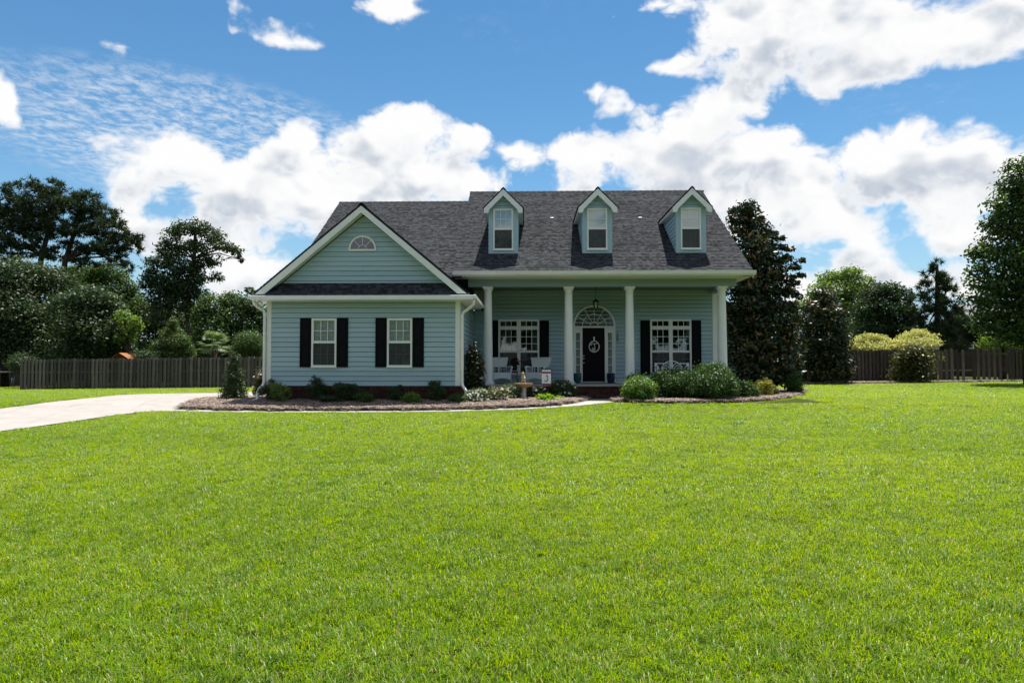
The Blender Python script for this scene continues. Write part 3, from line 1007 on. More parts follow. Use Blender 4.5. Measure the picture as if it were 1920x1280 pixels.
def fan_window(name, fx, fz, fr, Y, nspoke, r_in, m_glass, r_mid=None, wf=.05, bar=.012, base=True, seg=24):
    fm = MB()

    def arc_band(r0, r1, y0, y1):
        P = []; F = []
        for i in range(seg + 1):
            a = math.pi * i / seg
            for (r, y) in ((r0, y0), (r1, y0), (r1, y1), (r0, y1)):
                P.append((fx + r * math.cos(a), y, fz + r * math.sin(a)))
        for i in range(seg):
            for k in range(4):
                F.append((i * 4 + k, i * 4 + (k + 1) % 4, i * 4 + 4 + (k + 1) % 4, i * 4 + 4 + k))
        F.append((0, 1, 2, 3)); F.append((seg * 4 + 3, seg * 4 + 2, seg * 4 + 1, seg * 4))
        fm.poly(P, F)
    arc_band(fr - wf, fr, Y - .045, Y + .01)
    if base:
        fm.box(fx - fr, fx + fr, Y - .05, Y + .01, fz - .055, fz - .001)
    win = fm.build(name, M_WHITE, house)
    fm = MB()
    arc_band(r_in - bar, r_in, Y - .036, Y - .018)
    if r_mid: arc_band(r_mid - bar / 2, r_mid + bar / 2, Y - .034, Y - .018)
    angs = [math.pi * (i + 1) / (nspoke + 1) for i in range(nspoke)]
    for a in angs:
        d = Vector((math.cos(a), 0, math.sin(a))); n = Vector((-d.z, 0, d.x)) * bar / 2
        c = Vector((fx, Y - .035, fz))
        fm.prism([c + d * r_in + n, c + d * r_in - n, c + d * (fr - wf + .005) - n, c + d * (fr - wf + .005) + n], (0, .016, 0))
    fm.build('grille', M_WHITE, win)
    # panes: sectors
    bands = [(0.001, r_in - bar)] + ([(r_in, r_mid), (r_mid, fr - wf)] if r_mid else [(r_in, fr - wf)])
    for bi, (r0, r1) in enumerate(bands):
        edges = [0] + angs + [math.pi] if bi else [0, math.pi]
        for a0, a1 in zip(edges, edges[1:]):
            n = 6 if bi else 14
            P = [(fx + r1 * math.cos(a0 + (a1 - a0) * i / n), Y - .022, fz + r1 * math.sin(a0 + (a1 - a0) * i / n)) for i in range(n + 1)]
            P += [(fx + r0 * math.cos(a1 + (a0 - a1) * i / n), Y - .022, fz + r0 * math.sin(a1 + (a0 - a1) * i / n)) for i in range(n + 1)]
            MB().prism(P, (0, .004, 0)).build('pane', m_glass, win)
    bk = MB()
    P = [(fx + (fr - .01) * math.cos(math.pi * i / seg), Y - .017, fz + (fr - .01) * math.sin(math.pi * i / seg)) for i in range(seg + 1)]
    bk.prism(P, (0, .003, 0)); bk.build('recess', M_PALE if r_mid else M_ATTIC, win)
    return win


fan_window('gable_window', fx, fz, fr, WY - .012, 3, .135, M_GLASSG)


# ---- roofs
def shingles(parent, o, u, s, L, lr, course=.128, tabw=.125):
    """courses of tabs on a plane: o origin at the eave, u along, s up the slope, lr(t)->(u0,u1)"""
    o, u, s = Vector(o), Vector(u).normalized(), Vector(s).normalized()
    n = u.cross(s)
    if n.z < 0: n = -n
    V = []; r = []
    t = -.02; row = 0
    while t < L - .01:
        t1 = min(t + course * 1.25, L)
        a, b = lr(max(0, min(L, t + course / 2)))
        x = a - random.random() * tabw
        hue = random.random()
        while x < b:
            wd = tabw * random.uniform(.45, 1.35)
            x0, x1 = max(a, x), min(b, x + wd)
            if x1 - x0 > .02:
                h = .011 + .006 * random.random()
                tt = t - random.choice((0, 0, .006))
                A = o + u * x0 + s * tt; B = o + u * x1 + s * tt; Cc = o + u * x1 + s * t1; D = o + u * x0 + s * t1
                V += [A + n * h, B + n * h, Cc + n * .002, D + n * .002]; r.append(.75 * random.random() + .25 * hue)
                V += [A, B, B + n * h, A + n * h]; r.append(0.0)
            x += wd
        t += course; row += 1
    off = root_of(parent).location
    ob = np_mesh('shingles', np.array([tuple(v) for v in V]), 4, M_SHINGLE, r, parent, off=off)
    ob['kind'] = 'stuff'
    return ob


def slab(mb, a, b, c, d, th):
    a, b, c, d = (Vector(p) for p in (a, b, c, d))
    n = (b - a).cross(d - a).normalized()
    if n.z < 0: n = -n
    mb.poly([a, b, c, d, a - n * th, b - n * th, c - n * th, d - n * th], [(0, 1, 2, 3), (7, 6, 5, 4), (0, 4, 5, 1), (1, 5, 6, 2), (2, 6, 7, 3), (3, 7, 4, 0)])


def ridge_cap(parent, p0, p1, w_=.13, drop=.10):
    p0, p1 = Vector(p0), Vector(p1)
    d = p1 - p0; L = d.length; d.normalize()
    sd = d.cross(Vector((0, 0, 1))).normalized()
    m = MB(); n = int(L / .25)
    for i in range(n):
        a = p0 + d * (L * i / n); b = p0 + d * (L * (i + 1.25) / n)
        h0, h1 = .030, .014
        U = Vector((0, 0, 1))
        m.poly([a + sd * w_ + U * (h0 - drop), a + U * h0, a - sd * w_ + U * (h0 - drop), b + sd * w_ + U * (h1 - drop), b + U * h1, b - sd * w_ + U * (h1 - drop)],
               [(0, 1, 4, 3), (1, 2, 5, 4), (0, 3, 5, 2)])
    o = m.build('ridge_cap', M_RIDGE, parent, kind='stuff')
    return o


sl = math.sqrt(1 + SLOPE ** 2)
us = Vector((0, 1, SLOPE)).normalized()
# main roof
m_ = MB()
slab(m_, (EX0, EY, EZ), (EX1, EY, EZ), (EX1, RY, RZ), (EX0, RY, RZ), .06)
slab(m_, (EX1, 2 * RY - EY, EZ), (EX0, 2 * RY - EY, EZ), (EX0, RY, RZ), (EX1, RY, RZ), .06)
roof_main = m_.build('roof', M_DECK, house)
shingles(roof_main, (EX0, EY, EZ), (1, 0, 0), us, (RY - EY) * sl, lambda t: (-.015, EX1 - EX0 + .015))
ridge_cap(roof_main, (EX0 - .02, RY, RZ), (EX1 + .02, RY, RZ), .12, .08)
# lower roof to the left
LX0, LOFF = -8.30, -.15
LRY = 29.64; LRZ = EZ + LOFF + SLOPE * (LRY - EY)
m_ = MB()
slab(m_, (LX0, EY - .1, EZ + LOFF - .0667), (EX0 + .3, EY - .1, EZ + LOFF - .0667), (EX0 + .3, LRY, LRZ), (LX0, LRY, LRZ), .05)
slab(m_, (EX0 + .3, 36.6, EZ + LOFF - .1), (LX0, 36.6, EZ + LOFF - .1), (LX0, LRY, LRZ), (EX0 + .3, LRY, LRZ), .05)
roof_left = m_.build('roof', M_DECK, house)
shingles(roof_left, (LX0, EY - .1, EZ + LOFF - .0667), (1, 0, 0), us, (LRY - EY + .1) * sl, lambda t: (-.015, EX0 - LX0 + .1))
ridge_cap(roof_left, (LX0 - .02, LRY, LRZ), (EX0 + .05, LRY, LRZ), .12, .08)
rkb = MB()
rkb.prism([(LX0 - .03, EY - .1, EZ + LOFF - .10), (LX0 - .03, LRY, LRZ - .03), (LX0 - .03, LRY, LRZ - .22), (LX0 - .03, EY - .1, EZ + LOFF - .28)], (.03, 0, 0))
rkb.build('rake_board', M_WHITE, house)
rkb = MB()
rkb.prism([(EX1, EY + .02, EZ - .05), (EX1, RY, RZ - .05), (EX1, RY, RZ - .25), (EX1, EY + .02, EZ - .25)], (.03, 0, 0))
rkb.build('rake_board', M_WHITE, house)
# wing roof, its ridge running to the back
GXc, GZr, GY0, GY1 = -5.1725, 6.60, 20.84, 27.2
GXe = 3.40
gze = GZr - gs * GXe
m_ = MB()
slab(m_, (GXc - GXe, GY0, gze), (GXc, GY0, GZr), (GXc, GY1, GZr), (GXc - GXe, GY1, gze), .05)
slab(m_, (GXc + GXe, GY0, gze), (GXc, GY0, GZr), (GXc, GY1, GZr), (GXc + GXe, GY1, gze), .05)
roof_wing = m_.build('roof', M_DECK, house)
gl_ = GXe * math.sqrt(1 + gs * gs)
shingles(roof_wing, (GXc - GXe, GY0 - .01, gze), (0, 1, 0), (1, 0, gs), gl_, lambda t: (0, GY1 - GY0))
shingles(roof_wing, (GXc + GXe, GY0 - .01, gze), (0, 1, 0), (-1, 0, gs), gl_, lambda t: (0, GY1 - GY0))
ridge_cap(roof_wing, (GXc, GY0 - .02, GZr), (GXc, 26.6, GZr), .11, .07)
for sgn in (-1, 1):
    rb = MB()
    e = 3.30
    pts = [(GXc, GY0 - .030, GZr - .075), (GXc + sgn * e, GY0 - .030, GZr - gs * e - .075), (GXc + sgn * e, GY0 - .030, GZr - gs * e - .235), (GXc + sgn * (e - .10), GY0 - .030, GZr - gs * e - .235), (GXc, GY0 - .030, GZr - .285)]
    rb.prism(pts, (0, .03, 0))
    rb.build('rake_board', M_WHITE, house)
    sf = MB()
    slab(sf, (GXc, GY0, GZr - .235), (GXc + sgn * 3.2, GY0, GZr - gs * 3.2 - .235), (GXc + sgn * 3.2, WY + .02, GZr - gs * 3.2 - .235), (GXc, WY + .02, GZr - .235), .012)
    sf.build('soffit', M_WHITE, house)
# pent roof across the front of the wing
PNY0, PNZ0, PNZ1 = 20.76, 3.735, 4.17
m_ = MB()
slab(m_, (GXc - 3.40, PNY0, PNZ0), (GXc + 3.40, PNY0, PNZ0), (GXc + 2.86, WY - .02, PNZ1), (GXc - 2.86, WY - .02, PNZ1), .04)
pent = m_.build('pent_roof', M_DECK, house)
pl_ = math.hypot(WY - .02 - PNY0, PNZ1 - PNZ0)
shingles(pent, (GXc - 3.40, PNY0, PNZ0), (1, 0, 0), (0, WY - .02 - PNY0, PNZ1 - PNZ0), pl_, lambda t: (.54 * t / pl_, 6.80 - .54 * t / pl_))
g = MB()
g.bbox(-8.545, -1.690, PNY0 - .075, PNY0 + .004, 3.605, 3.738, .008)
g.build('fascia', M_GUTTER, house)
sf = MB(); sf.box(-8.53, -1.72, PNY0 + .006, WY + .02, 3.602, 3.622); sf.build('soffit', M_WHITE, house)
for (x0, x1, ya, yb) in ((-8.63, -8.548, 20.70, 27.0), (-1.688, -1.600, 20.70, 24.35)):
    g = MB()
    g.bbox(x0, x1, ya, yb, 3.635, 3.752, .010)
    g.box(x0 + .012, x1 - .012, ya + .012, yb - .012, 3.7525, 3.7535)
    g.build('gutter', M_GUTTER, house)
    s2 = MB()
    if x0 < -5: s2.box(-8.53, WX0 + .01, WY + .021, 27.0, 3.602, 3.622)
    else: s2.box(WX1 - .01, -1.70, WY + .021, 24.30, 3.602, 3.622)
    s2.build('soffit', M_WHITE, house)
    s3 = MB()
    if x0 < -5: s3.box(-8.546, -8.531, 20.76, 27.0, 3.60, 3.74)
    else: s3.box(-1.719, -1.690, 20.77, 24.33, 3.60, 3.74)
    s3.build('fascia', M_WHITE, house)
# main eave: gutter, soffit, beam
g = MB()
g.prism([(-2.64, EY - .125, 4.85), (-2.64, EY - .10, 4.735), (-2.64, EY - .045, 4.685), (-2.64, EY + .015, 4.685), (-2.64, EY + .015, 4.85)], (7.79 + 2.64, 0, 0))
g.build('gutter', M_GUTTER, house)
sf = MB(); sf.box(-2.60, EX1, EY + .02, 24.24, 4.665, 4.684); sf.build('soffit', M_WHITE, house)
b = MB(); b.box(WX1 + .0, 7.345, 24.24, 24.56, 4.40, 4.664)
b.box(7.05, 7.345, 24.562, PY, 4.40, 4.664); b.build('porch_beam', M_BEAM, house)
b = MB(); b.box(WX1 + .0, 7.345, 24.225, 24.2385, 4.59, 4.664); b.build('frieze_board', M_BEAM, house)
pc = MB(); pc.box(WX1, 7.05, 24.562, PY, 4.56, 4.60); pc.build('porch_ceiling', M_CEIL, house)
# right eave return
b = MB(); b.prism([(7.37, EY + .02, 4.66), (EX1, EY + .02, 4.66), (EX1, EY + .02, 4.80), (7.37, EY + .02, 4.80)], (0, 13.0, 0)); b.build('soffit', M_WHITE, house)

# ---- main wall behind the porch
mw = MB()
mw.box(WX1 + .02, PX1 - .01, PY + .16, 34.0, .40, 4.72)
mw.prism([(EX0 + .3, PY + .2, 4.72), (PX1 - .02, PY + .2, 4.72), (PX1 - .02, RY, RZ - .25), (EX0 + .3, RY, RZ - .25)], (0, .0, .001)) if False else None
P_ = [(PX1 - .02, 24.3, 4.72), (PX1 - .02, 36.3, 4.72), (PX1 - .02, RY, RZ - .12)]
mw.poly([P_[0], P_[1], P_[2]], [(0, 1, 2)])
mw.poly([(LX0 + .15, EY + .4, 4.60), (LX0 + .15, 36.2, 4.6), (LX0 + .15, LRY, LRZ - .1)], [(0, 2, 1)])
wall_m = mw.build('wall', M_SIDING, house)
PW1 = (-1.192, .413, 1.25, 3.400); PW2 = (4.747, 6.341, 1.25, 3.398)
DX0, DX1, DC, DR = 1.748, 3.389, 2.5685, .8205
DZ = 3.075
holes = [(a[0] + .02, a[1] - .02, a[2] + .02, a[3] - .02) for a in (PW1, PW2)] + [(DX0 + .05, DX1 - .05, .90, DZ - .02)]
siding_front(wall_m, PY, .965, 4.56, lambda z: (WX1 + .02, PX1 - .15), holes)
b = MB(); b.bbox(PX1 - .195, PX1 + .01, PY - .035, PY + .008, .93, 4.40, .004); b.box(PX1 - .018, PX1 + .01, PY + .009, PY + .14, .93, 4.4); b.build('corner_board', M_WHITE, house)
bb = MB(); bb.box(WX1 + .02, DX0 - .01, PY - .014, PY + .005, .915, .964); bb.box(DX1 + .01, PX1 - .2, PY - .014, PY + .005, .915, .964); bb.build('base_board', M_WHITE, house)


def porch_window(x0, x1, z0, z1, Y, curtains):
    f = MB()
    w_ = .06
    ring_rect(f, x0, x1, z0, z1, w_, Y - .045, Y + .02)
    xm = (x0 + x1) / 2
    zt = z1 - .335
    f.box(xm - .065, xm + .065, Y - .042, Y + .02, z0 + w_, z1 - w_)
    for (a, b) in ((x0 + w_, xm - .065), (xm + .065, x1 - w_)):
        f.box(a, b, Y - .040, Y + .02, zt - .055, zt + .055)
    win = f.build('window', M_WHITE, house)
    MB().bbox(x0 - .02, x1 + .02, Y - .07, Y - .002, z0 - .035, z0 - .001, .004).build('sill', M_WHITE, win)
    zm = z0 + (zt - z0) * .485
    for (a, b) in ((x0 + w_, xm - .065), (xm + .065, x1 - w_)):
        MB().box(a, b, Y - .022, Y + .03, zm - .03, zm + .03).build('meeting_rail', M_WHITE, win)
        st = MB()
        ring_rect(st, a, b, zt + .055, z1 - w_, .018, Y - .008, Y + .016)
        ring_rect(st, a, b, zm + .03, zt - .055, .018, Y - .008, Y + .016)
        ring_rect(st, a, b, z0 + w_, zm - .03, .018, Y + .004, Y + .028)
        st.build('sash', M_WHITE, win)
        grid_lights(win, a + .018, b - .018, zt + .073, z1 - w_ - .018, Y + .004, 3, 1, M_GLASSD, .022)
        grid_lights(win, a + .018, b - .018, zm + .048, zt - .073, Y + .004, 3, 3, M_GLASSD, .022)
        grid_lights(win, a + .018, b - .018, z0 + w_ + .018, zm - .048, Y + .016, 3, 3, M_GLASSD, .022)
        s = MB(); s.poly([(a, Y - .006, z0 + w_), (b, Y - .006, z0 + w_), (b, Y - .006, zm - .03), (a, Y - .006, zm - .03)], [(0, 1, 2, 3)])
        s.build('insect_screen', M_SCREEN, win)
    if curtains:
        for (ca, cb) in ((x0 + .07, x0 + .45), (x1 - .33, x1 - .07)):
            c = MB(); n = 28
            P = []
            for i in range(n + 1):
                xx = ca + (cb - ca) * i / n
                yy = Y + .12 + .018 * math.sin(i * 1.9)
                P += [(xx, yy, z0 + .05), (xx, yy, z1 - .05)]
            c.poly(P, [(2 * i, 2 * i + 2, 2 * i + 3, 2 * i + 1) for i in range(n)])
            c.build('curtain', M_CURTAIN, win, smooth=True)
    room(win, x0 + .05, x1 - .05, z0 + .05, z1 - .05, Y + .021, .138 if not curtains else .138)
    return win


porch_window(*PW1, PY - .012, True)
porch_window(*PW2, PY - .012, False)
for Wd in (PW1, PW2):
    shutter(Wd[0] - .385, Wd[0] - .006, Wd[2] - .02, Wd[3] - .045, PY, house)
    shutter(Wd[1] + .006, Wd[1] + .385, Wd[2] - .02, Wd[3] - .045, PY, house)

# ---- entrance
df = MB()
for (x0, x1) in ((DX0, DX0 + .055), (DX1 - .055, DX1)):
    df.box(x0, x1, PY - .050, PY + .05, .93, DZ)
for (x0, x1) in ((2.055, 2.104), (2.976, 3.025)):
    df.box(x0, x1, PY - .042, PY + .05, .96, DZ)
df.box(DX0, DX1, PY - .048, PY + .05, DZ + .001, DZ + .055)
df.box(DX0 + .055, DX1 - .055, PY - .030, PY + .05, .925, .962)
entry = df.build('door_frame', M_WHITE, house)
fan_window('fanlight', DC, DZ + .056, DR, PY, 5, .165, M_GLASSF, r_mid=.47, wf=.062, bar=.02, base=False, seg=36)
for (x0, x1) in ((DX0 + .056, 2.054), (3.026, DX1 - .056)):
    s = MB()
    gx0, gx1 = (x0 + x1) / 2 - .075, (x0 + x1) / 2 + .075
    s.box(x0, gx0, PY - .022, PY + .03, .963, DZ - .001); s.box(gx1, x1, PY - .022, PY + .03, .963, DZ - .001)
    s.box(gx0, gx1, PY - .021, PY + .03, .963, 1.30); s.box(gx0, gx1, PY - .021, PY + .03, 2.87, DZ - .001)
    sd = s.build('sidelight', M_WHITE, house)
    bars = MB()
    for k in range(1, 5):
        z = 1.30 + 1.57 * k / 5
        bars.box(gx0, gx1, PY - .016, PY + .004, z - .014, z + .014)
    bars.build('grille', M_WHITE, sd)
    for k in range(5):
        pane(sd, gx0, gx1, 1.30 + 1.57 * k / 5 + (.014 if k else 0), 1.30 + 1.57 * (k + 1) / 5 - (.014 if k < 4 else 0), PY - .008, M_GLASS)
    c = MB(); n = 10; P = []
    for i in range(n + 1):
        xx = gx0 + (gx1 - gx0) * i / n
        P += [(xx, PY + .04 + .012 * math.sin(i * 2.1), 1.30), (xx, PY + .04 + .012 * math.sin(i * 2.1), 2.87)]
    c.poly(P, [(2 * i, 2 * i + 2, 2 * i + 3, 2 * i + 1) for i in range(n)]); c.build('curtain', M_CURTAIN, sd)
    MB().box(gx0 - .02, gx1 + .02, PY + .07, PY + .09, 1.2, 3.0).build('recess', M_INSIDE, sd)
dr = MB()
dr.box(2.1045, 2.9755, PY - .004, PY + .045, .965, DZ - .001)
door = dr.build('front_door', M_DOOR, house)
for (xa, xb) in ((2.18, 2.50), (2.58, 2.90)):
    for (za, zb) in ((1.12, 1.85), (1.97, 2.62), (2.70, 2.98)):
        MB().bbox(xa, xb, PY - .012, PY - .0045, za, zb, .006).build('door_panel', M_DOOR, door)
MB().lathe((0, 0, 0), [(.01, 0), (.022, .002), (.022, .01), (.03, .02), (.03, .045), (.012, .055)], 14)
for z in (1.97, 1.86):
    k = MB(); k.tube([(2.155, PY - .0045, z), (2.155, PY - .02, z), (2.155, PY - .022, z), (2.155, PY - .05, z)], [.026, .026, .018, .018], 14); k.build('lock', M_BRASS, door, smooth=False)
k = MB(); k.tube([(2.155, PY - .0045, 1.70), (2.155, PY - .018, 1.70), (2.155, PY - .02, 1.70), (2.155, PY - .05, 1.70), (2.155, PY - .055, 1.70), (2.155, PY - .085, 1.70)], [.03, .03, .012, .012, .03, .024], 14); k.build('knob', M_BRASS, door)
MB().bbox(2.1, 2.98, PY - .10, PY - .031, .915, .945, .006).build('threshold', M_FLOOR, house)


def digit_strokes(ch):
    return {'1': [[(.5, 1), (.5, 0)], [(.5, 1), (.3, .82)]], '0': [[(.5 + .32 * math.cos(a), .5 + .5 * math.sin(a)) for a in [2 * math.pi * i / 14 for i in range(15)]]],
            '4': [[(.65, 0), (.65, 1), (.15, .35), (.85, .35)]]}[ch]


for ch, zz in (('1', 2.785), ('0', 2.655), ('4', 2.525)):
    t_ = MB()
    for st in digit_strokes(ch):
        t_.tube([(3.47 + (p[0] - .5) * .085, PY - .026, zz + p[1] * .105) for p in st], .011, 6)
    t_.build('house_number', M_BLACK, house)

# ---- porch floor, steps and brickwork
pf = MB(); pf.bbox(WX1 + .01, PX1 - .01, 24.02, PY - .05, .855, FLOOR, .012); pf.build('porch_floor', M_FLOOR, house)


def bricks(mb, mm, x0, x1, z0, z1, Y, face, solder=True):
    """running bond with a rowlock course on top; face: (ux,uy) direction along the wall, outward normal"""
    ux, uy, nx_, ny_ = face

    def brick(a, b, za, zb, proud):
        P = []
        for (s_, o_) in ((a, proud), (b, proud), (b, -.05), (a, -.05)):
            P.append((ux * s_ + nx_ * o_ + (0 if ux else Y), uy * s_ + ny_ * o_ + (0 if uy else Y)))
        pts = [(p[0], p[1], za) for p in P] + [(p[0], p[1], zb) for p in P]
        mb.poly(pts, [(0, 1, 5, 4), (1, 2, 6, 5), (3, 0, 4, 7), (4, 5, 6, 7), (3, 2, 1, 0)])
    top = z1
    if solder:
        n = int((x1 - x0) / .073)
        w_ = (x1 - x0) / n
        for i in range(n):
            brick(x0 + i * w_ + .005, x0 + (i + 1) * w_ - .005, z1 - .142, z1, .020 + random.uniform(0, .005))
        top = z1 - .152
    z = top; row = 0
    while z > z0 + .03:
        za = max(z0, z - .064)
        x = x0 - (.105 if row % 2 else 0)
        while x < x1:
            a, b = max(x0, x), min(x1, x + .20)
            if b - a > .03: brick(a + .001, b - .001, za, z, random.uniform(.003, .008))
            x += .211
        z -= .075; row += 1
    P = []


bk = MB(); bricks(bk, None, WX0 - .01, WX1 + .01, .38, .963, WY - .008, (1, 0, 0, -1)); bricks(bk, None, WY + .0, 24.1, .38, .963, WX1 + .008, (0, 1, 1, 0))
sk_ = MB(); sk_.box(WX0 - .005, WX1 + .004, WY - .004, WY + .14, .36, .95); sk_.box(WX1 - .1, WX1 + .008, WY + .141, 24.1, .36, .95)
skirt = sk_.build('brick_base', M_MORTAR, house)
bk.build('bricks', M_BRICK, skirt, kind='stuff')
bk = MB(); bricks(bk, None, WX1 + .02, 1.46, .38, .852, 24.06, (1, 0, 0, -1)); bricks(bk, None, 3.21, PX1 - .02, .38, .852, 24.06, (1, 0, 0, -1))
bricks(bk, None, 1.47, 3.20, .745, .852, 24.06, (1, 0, 0, -1), True)
sk_ = MB(); sk_.box(WX1 + .01, PX1 - .02, 24.064, 24.3, .36, .85); sk_.box(PX1 - .2, PX1 - .02, 24.301, PY, .36, .85)
base_p = sk_.build('porch_base', M_MORTAR, house)
bk.build('bricks', M_BRICK, base_p, kind='stuff')
for (y0, zt) in ((23.74, .755), (23.44, .60)):
    sp_ = MB(); sp_.box(1.475, 3.195, y0 + .01, 24.055, .38, zt - .012)
    stp = sp_.build('step', M_MORTAR, house)
    bk = MB()
    n = 23; w_ = 1.73 / n
    for i in range(n):
        x = 1.47 + i * w_
        bk.box(x + .004, x + w_ - .004, y0, y0 + .20, zt - .10 + .002, zt + random.uniform(-.002, .002))
        bk.box(x + .004, x + w_ - .004, y0 + .208, y0 + .31, zt - .10, zt + random.uniform(-.004, .0))
    z = zt - .11
    while z > .40:
        x = 1.47
        while x < 3.19:
            bk.box(x, min(3.2, x + .2), y0 + .004, y0 + .03, z - .06, z); x += .211
        z -= .075
    bk.build('bricks', M_BRICK, stp, kind='stuff')

# ---- columns
for cx in (-1.456, 1.428, 3.597, 6.87):
    c = MB()
    prof = [(.170, 0)] + [(.170 - .036 * (i / 14) ** 1.6, 3.10 * i / 14) for i in range(1, 15)]
    c.lathe((cx, 24.40, 1.03), prof, 28)
    col = auto_smooth(c.build('column', M_WHITE, house))
    bs = MB(); bs.bbox(cx - .225, cx + .225, 24.175, 24.625, FLOOR + .001, .975, .006)
    bs.lathe((cx, 24.40, .975), [(.205, 0), (.222, .012), (.222, .030), (.205, .043), (.182, .046), (.178, .056)], 28)
    auto_smooth(bs.build('column_base', M_WHITE, col))
    cp = MB()
    cp.lathe((cx, 24.40, 4.13), [(.134, 0), (.150, .008), (.150, .026), (.136, .034), (.136, .12), (.150, .128), (.158, .150), (.172, .185), (.176, .20)], 28)
    cp.bbox(cx - .180, cx + .180, 24.22, 24.58, 4.3305, 4.398, .005)
    auto_smooth(cp.build('capital', M_WHITE, col))

# ---- dormers
for cx in (-.916, 2.500, 5.882):
    hw, DY = .54, 24.75
    zb = EZ + SLOPE * (DY - EY)
    zw = 7.34                        # wall top at the sides
    zp = 8.02                        # peak of the roof
    dsl = 1.0
    ov = .72
    yb = lambda z: EY + (z - EZ) / SLOPE + .05
    body = MB()
    body.poly([(cx - hw + .01, DY + .16, zb), (cx + hw - .01, DY + .16, zb), (cx + hw - .01, DY + .16, zw), (cx, DY + .16, zp - .2), (cx - hw + .01, DY + .16, zw)], [(0, 1, 2, 3, 4)])
    for s in (-1, 1):
        x = cx + s * (hw - .012)
        body.poly([(x, DY + .01, zb - .02), (x, yb(zw), zw), (x, DY + .01, zw)], [(0, 1, 2)])
    dm = body.build('dormer', M_SIDING, house)
    for s in (-1, 1):
        siding_side(dm, cx + s * (hw - .008), s, zb + .05, zw, lambda z: (DY + .09, yb(z)))
    wx0, wx1, wz0, wz1 = cx - .372, cx + .358, 5.80, 7.30
    fc = MB()
    fc.box(cx - hw, wx0 + .02, DY - .02, DY + .02, zb + .005, zw + .02); fc.box(wx1 - .02, cx + hw, DY - .02, DY + .02, zb + .005, zw + .02)
    fc.box(wx0 + .0205, wx1 - .0205, DY - .019, DY + .02, zb + .005, wz0 + .02)
    for s in (-1, 1):
        xa, xb = sorted((cx + s * hw, cx + s * (hw - .02)))
        fc.box(xa, xb, DY + .0205, DY + .09, zb + .06, zw)
    fc.build('face_board', M_SIDING, dm)
    siding_front(dm, DY - .004, wz1 - .02, zp - .24, lambda z: (cx - max(.01, min(hw, (zp - .16 - z) / dsl)), cx + max(.01, min(hw, (zp - .16 - z) / dsl))))
    sash_window(wx0, wx1, wz0, wz1, DY - .022, house, .05)
    # roof of the dormer
    y0 = DY - .25
    rf = MB()
    for s in (-1, 1):
        ze = zp - dsl * ov
        slab(rf, (cx + s * ov, y0, ze), (cx, y0, zp), (cx, yb(zp) + .1, zp), (cx + s * ov, yb(ze) + .1, ze), .035)
    drf = rf.build('dormer_roof', M_DECK, dm)
    L_ = ov * math.sqrt(2)
    for s in (-1, 1):
        ze = zp - dsl * ov
        ob = shingles(dm, (cx + s * ov, y0 - .01, ze), (0, 1, 0), (-s, 0, dsl), L_, lambda t: (0, yb(ze + t / L_ * (zp - ze)) - y0 + .1))
    ridge_cap(dm, (cx, y0 - .02, zp), (cx, yb(zp), zp), .09, .08)
    for s in (-1, 1):
        rb = MB()
        zt = zp - .052
        pts = [(cx, y0 - .026, zt), (cx + s * (ov - .02), y0 - .026, zt - dsl * (ov - .02)), (cx + s * (ov - .02), y0 - .026, zt - dsl * (ov - .02) - .17), (cx + s * (ov - .17), y0 - .026, zt - dsl * (ov - .02) - .17), (cx + s * (ov - .22), y0 - .026, zt - dsl * (ov - .22) - .235), (cx, y0 - .026, zt - .235)]
        rb.prism(pts, (0, .025, 0)); rb.build('rake_board', M_WHITE, dm)
        # eave soffit and fascia along the sides
        ze = zp - dsl * ov
        e = MB()
        xa, xb = sorted((cx + s * (hw - .03), cx + s * (ov - .02)))
        zz = ze - .10
        yy = yb(zz) + .05
        e.prism([(xa, y0, zz - .02), (xb, y0, zz - .02), (xb, y0, zz + .06), (xa, y0, zz + .06)], (0, yy - y0, 0))
        e.build('soffit', M_WHITE, dm)
        if True:
            sf = MB()
            slab(sf, (cx, y0, zp - .16), (cx + s * (ov - .2), y0, zp - dsl * (ov - .2) - .16), (cx + s * (ov - .2), DY, zp - dsl * (ov - .2) - .16), (cx, DY, zp - .16), .01)
            sf.build('soffit', M_WHITE, dm)

# small plumbing vents showing as pale spots on the roof
for (px, py) in ((1035, 409.5), (1200, 409)):
    r_ = ray(px, py)
    # intersect with the roof plane
    k = (EZ - SLOPE * EY - EYE) / (r_.z - SLOPE * r_.y)
    p = Vector((0, 0, EYE)) + r_ * k
    v_ = MB()
    n_ = Vector((0, -SLOPE, 1)).normalized()
    a = p - Vector((.065, 0, 0)) + n_ * .015; b = p + Vector((.065, 0, 0)) + n_ * .015
    slab(v_, a - us * .05 + n_ * .03, b - us * .05 + n_ * .03, b + us * .05 + n_ * .012, a + us * .05 + n_ * .012, .02)
    v_.build('roof_vent', M_WHITE, house)

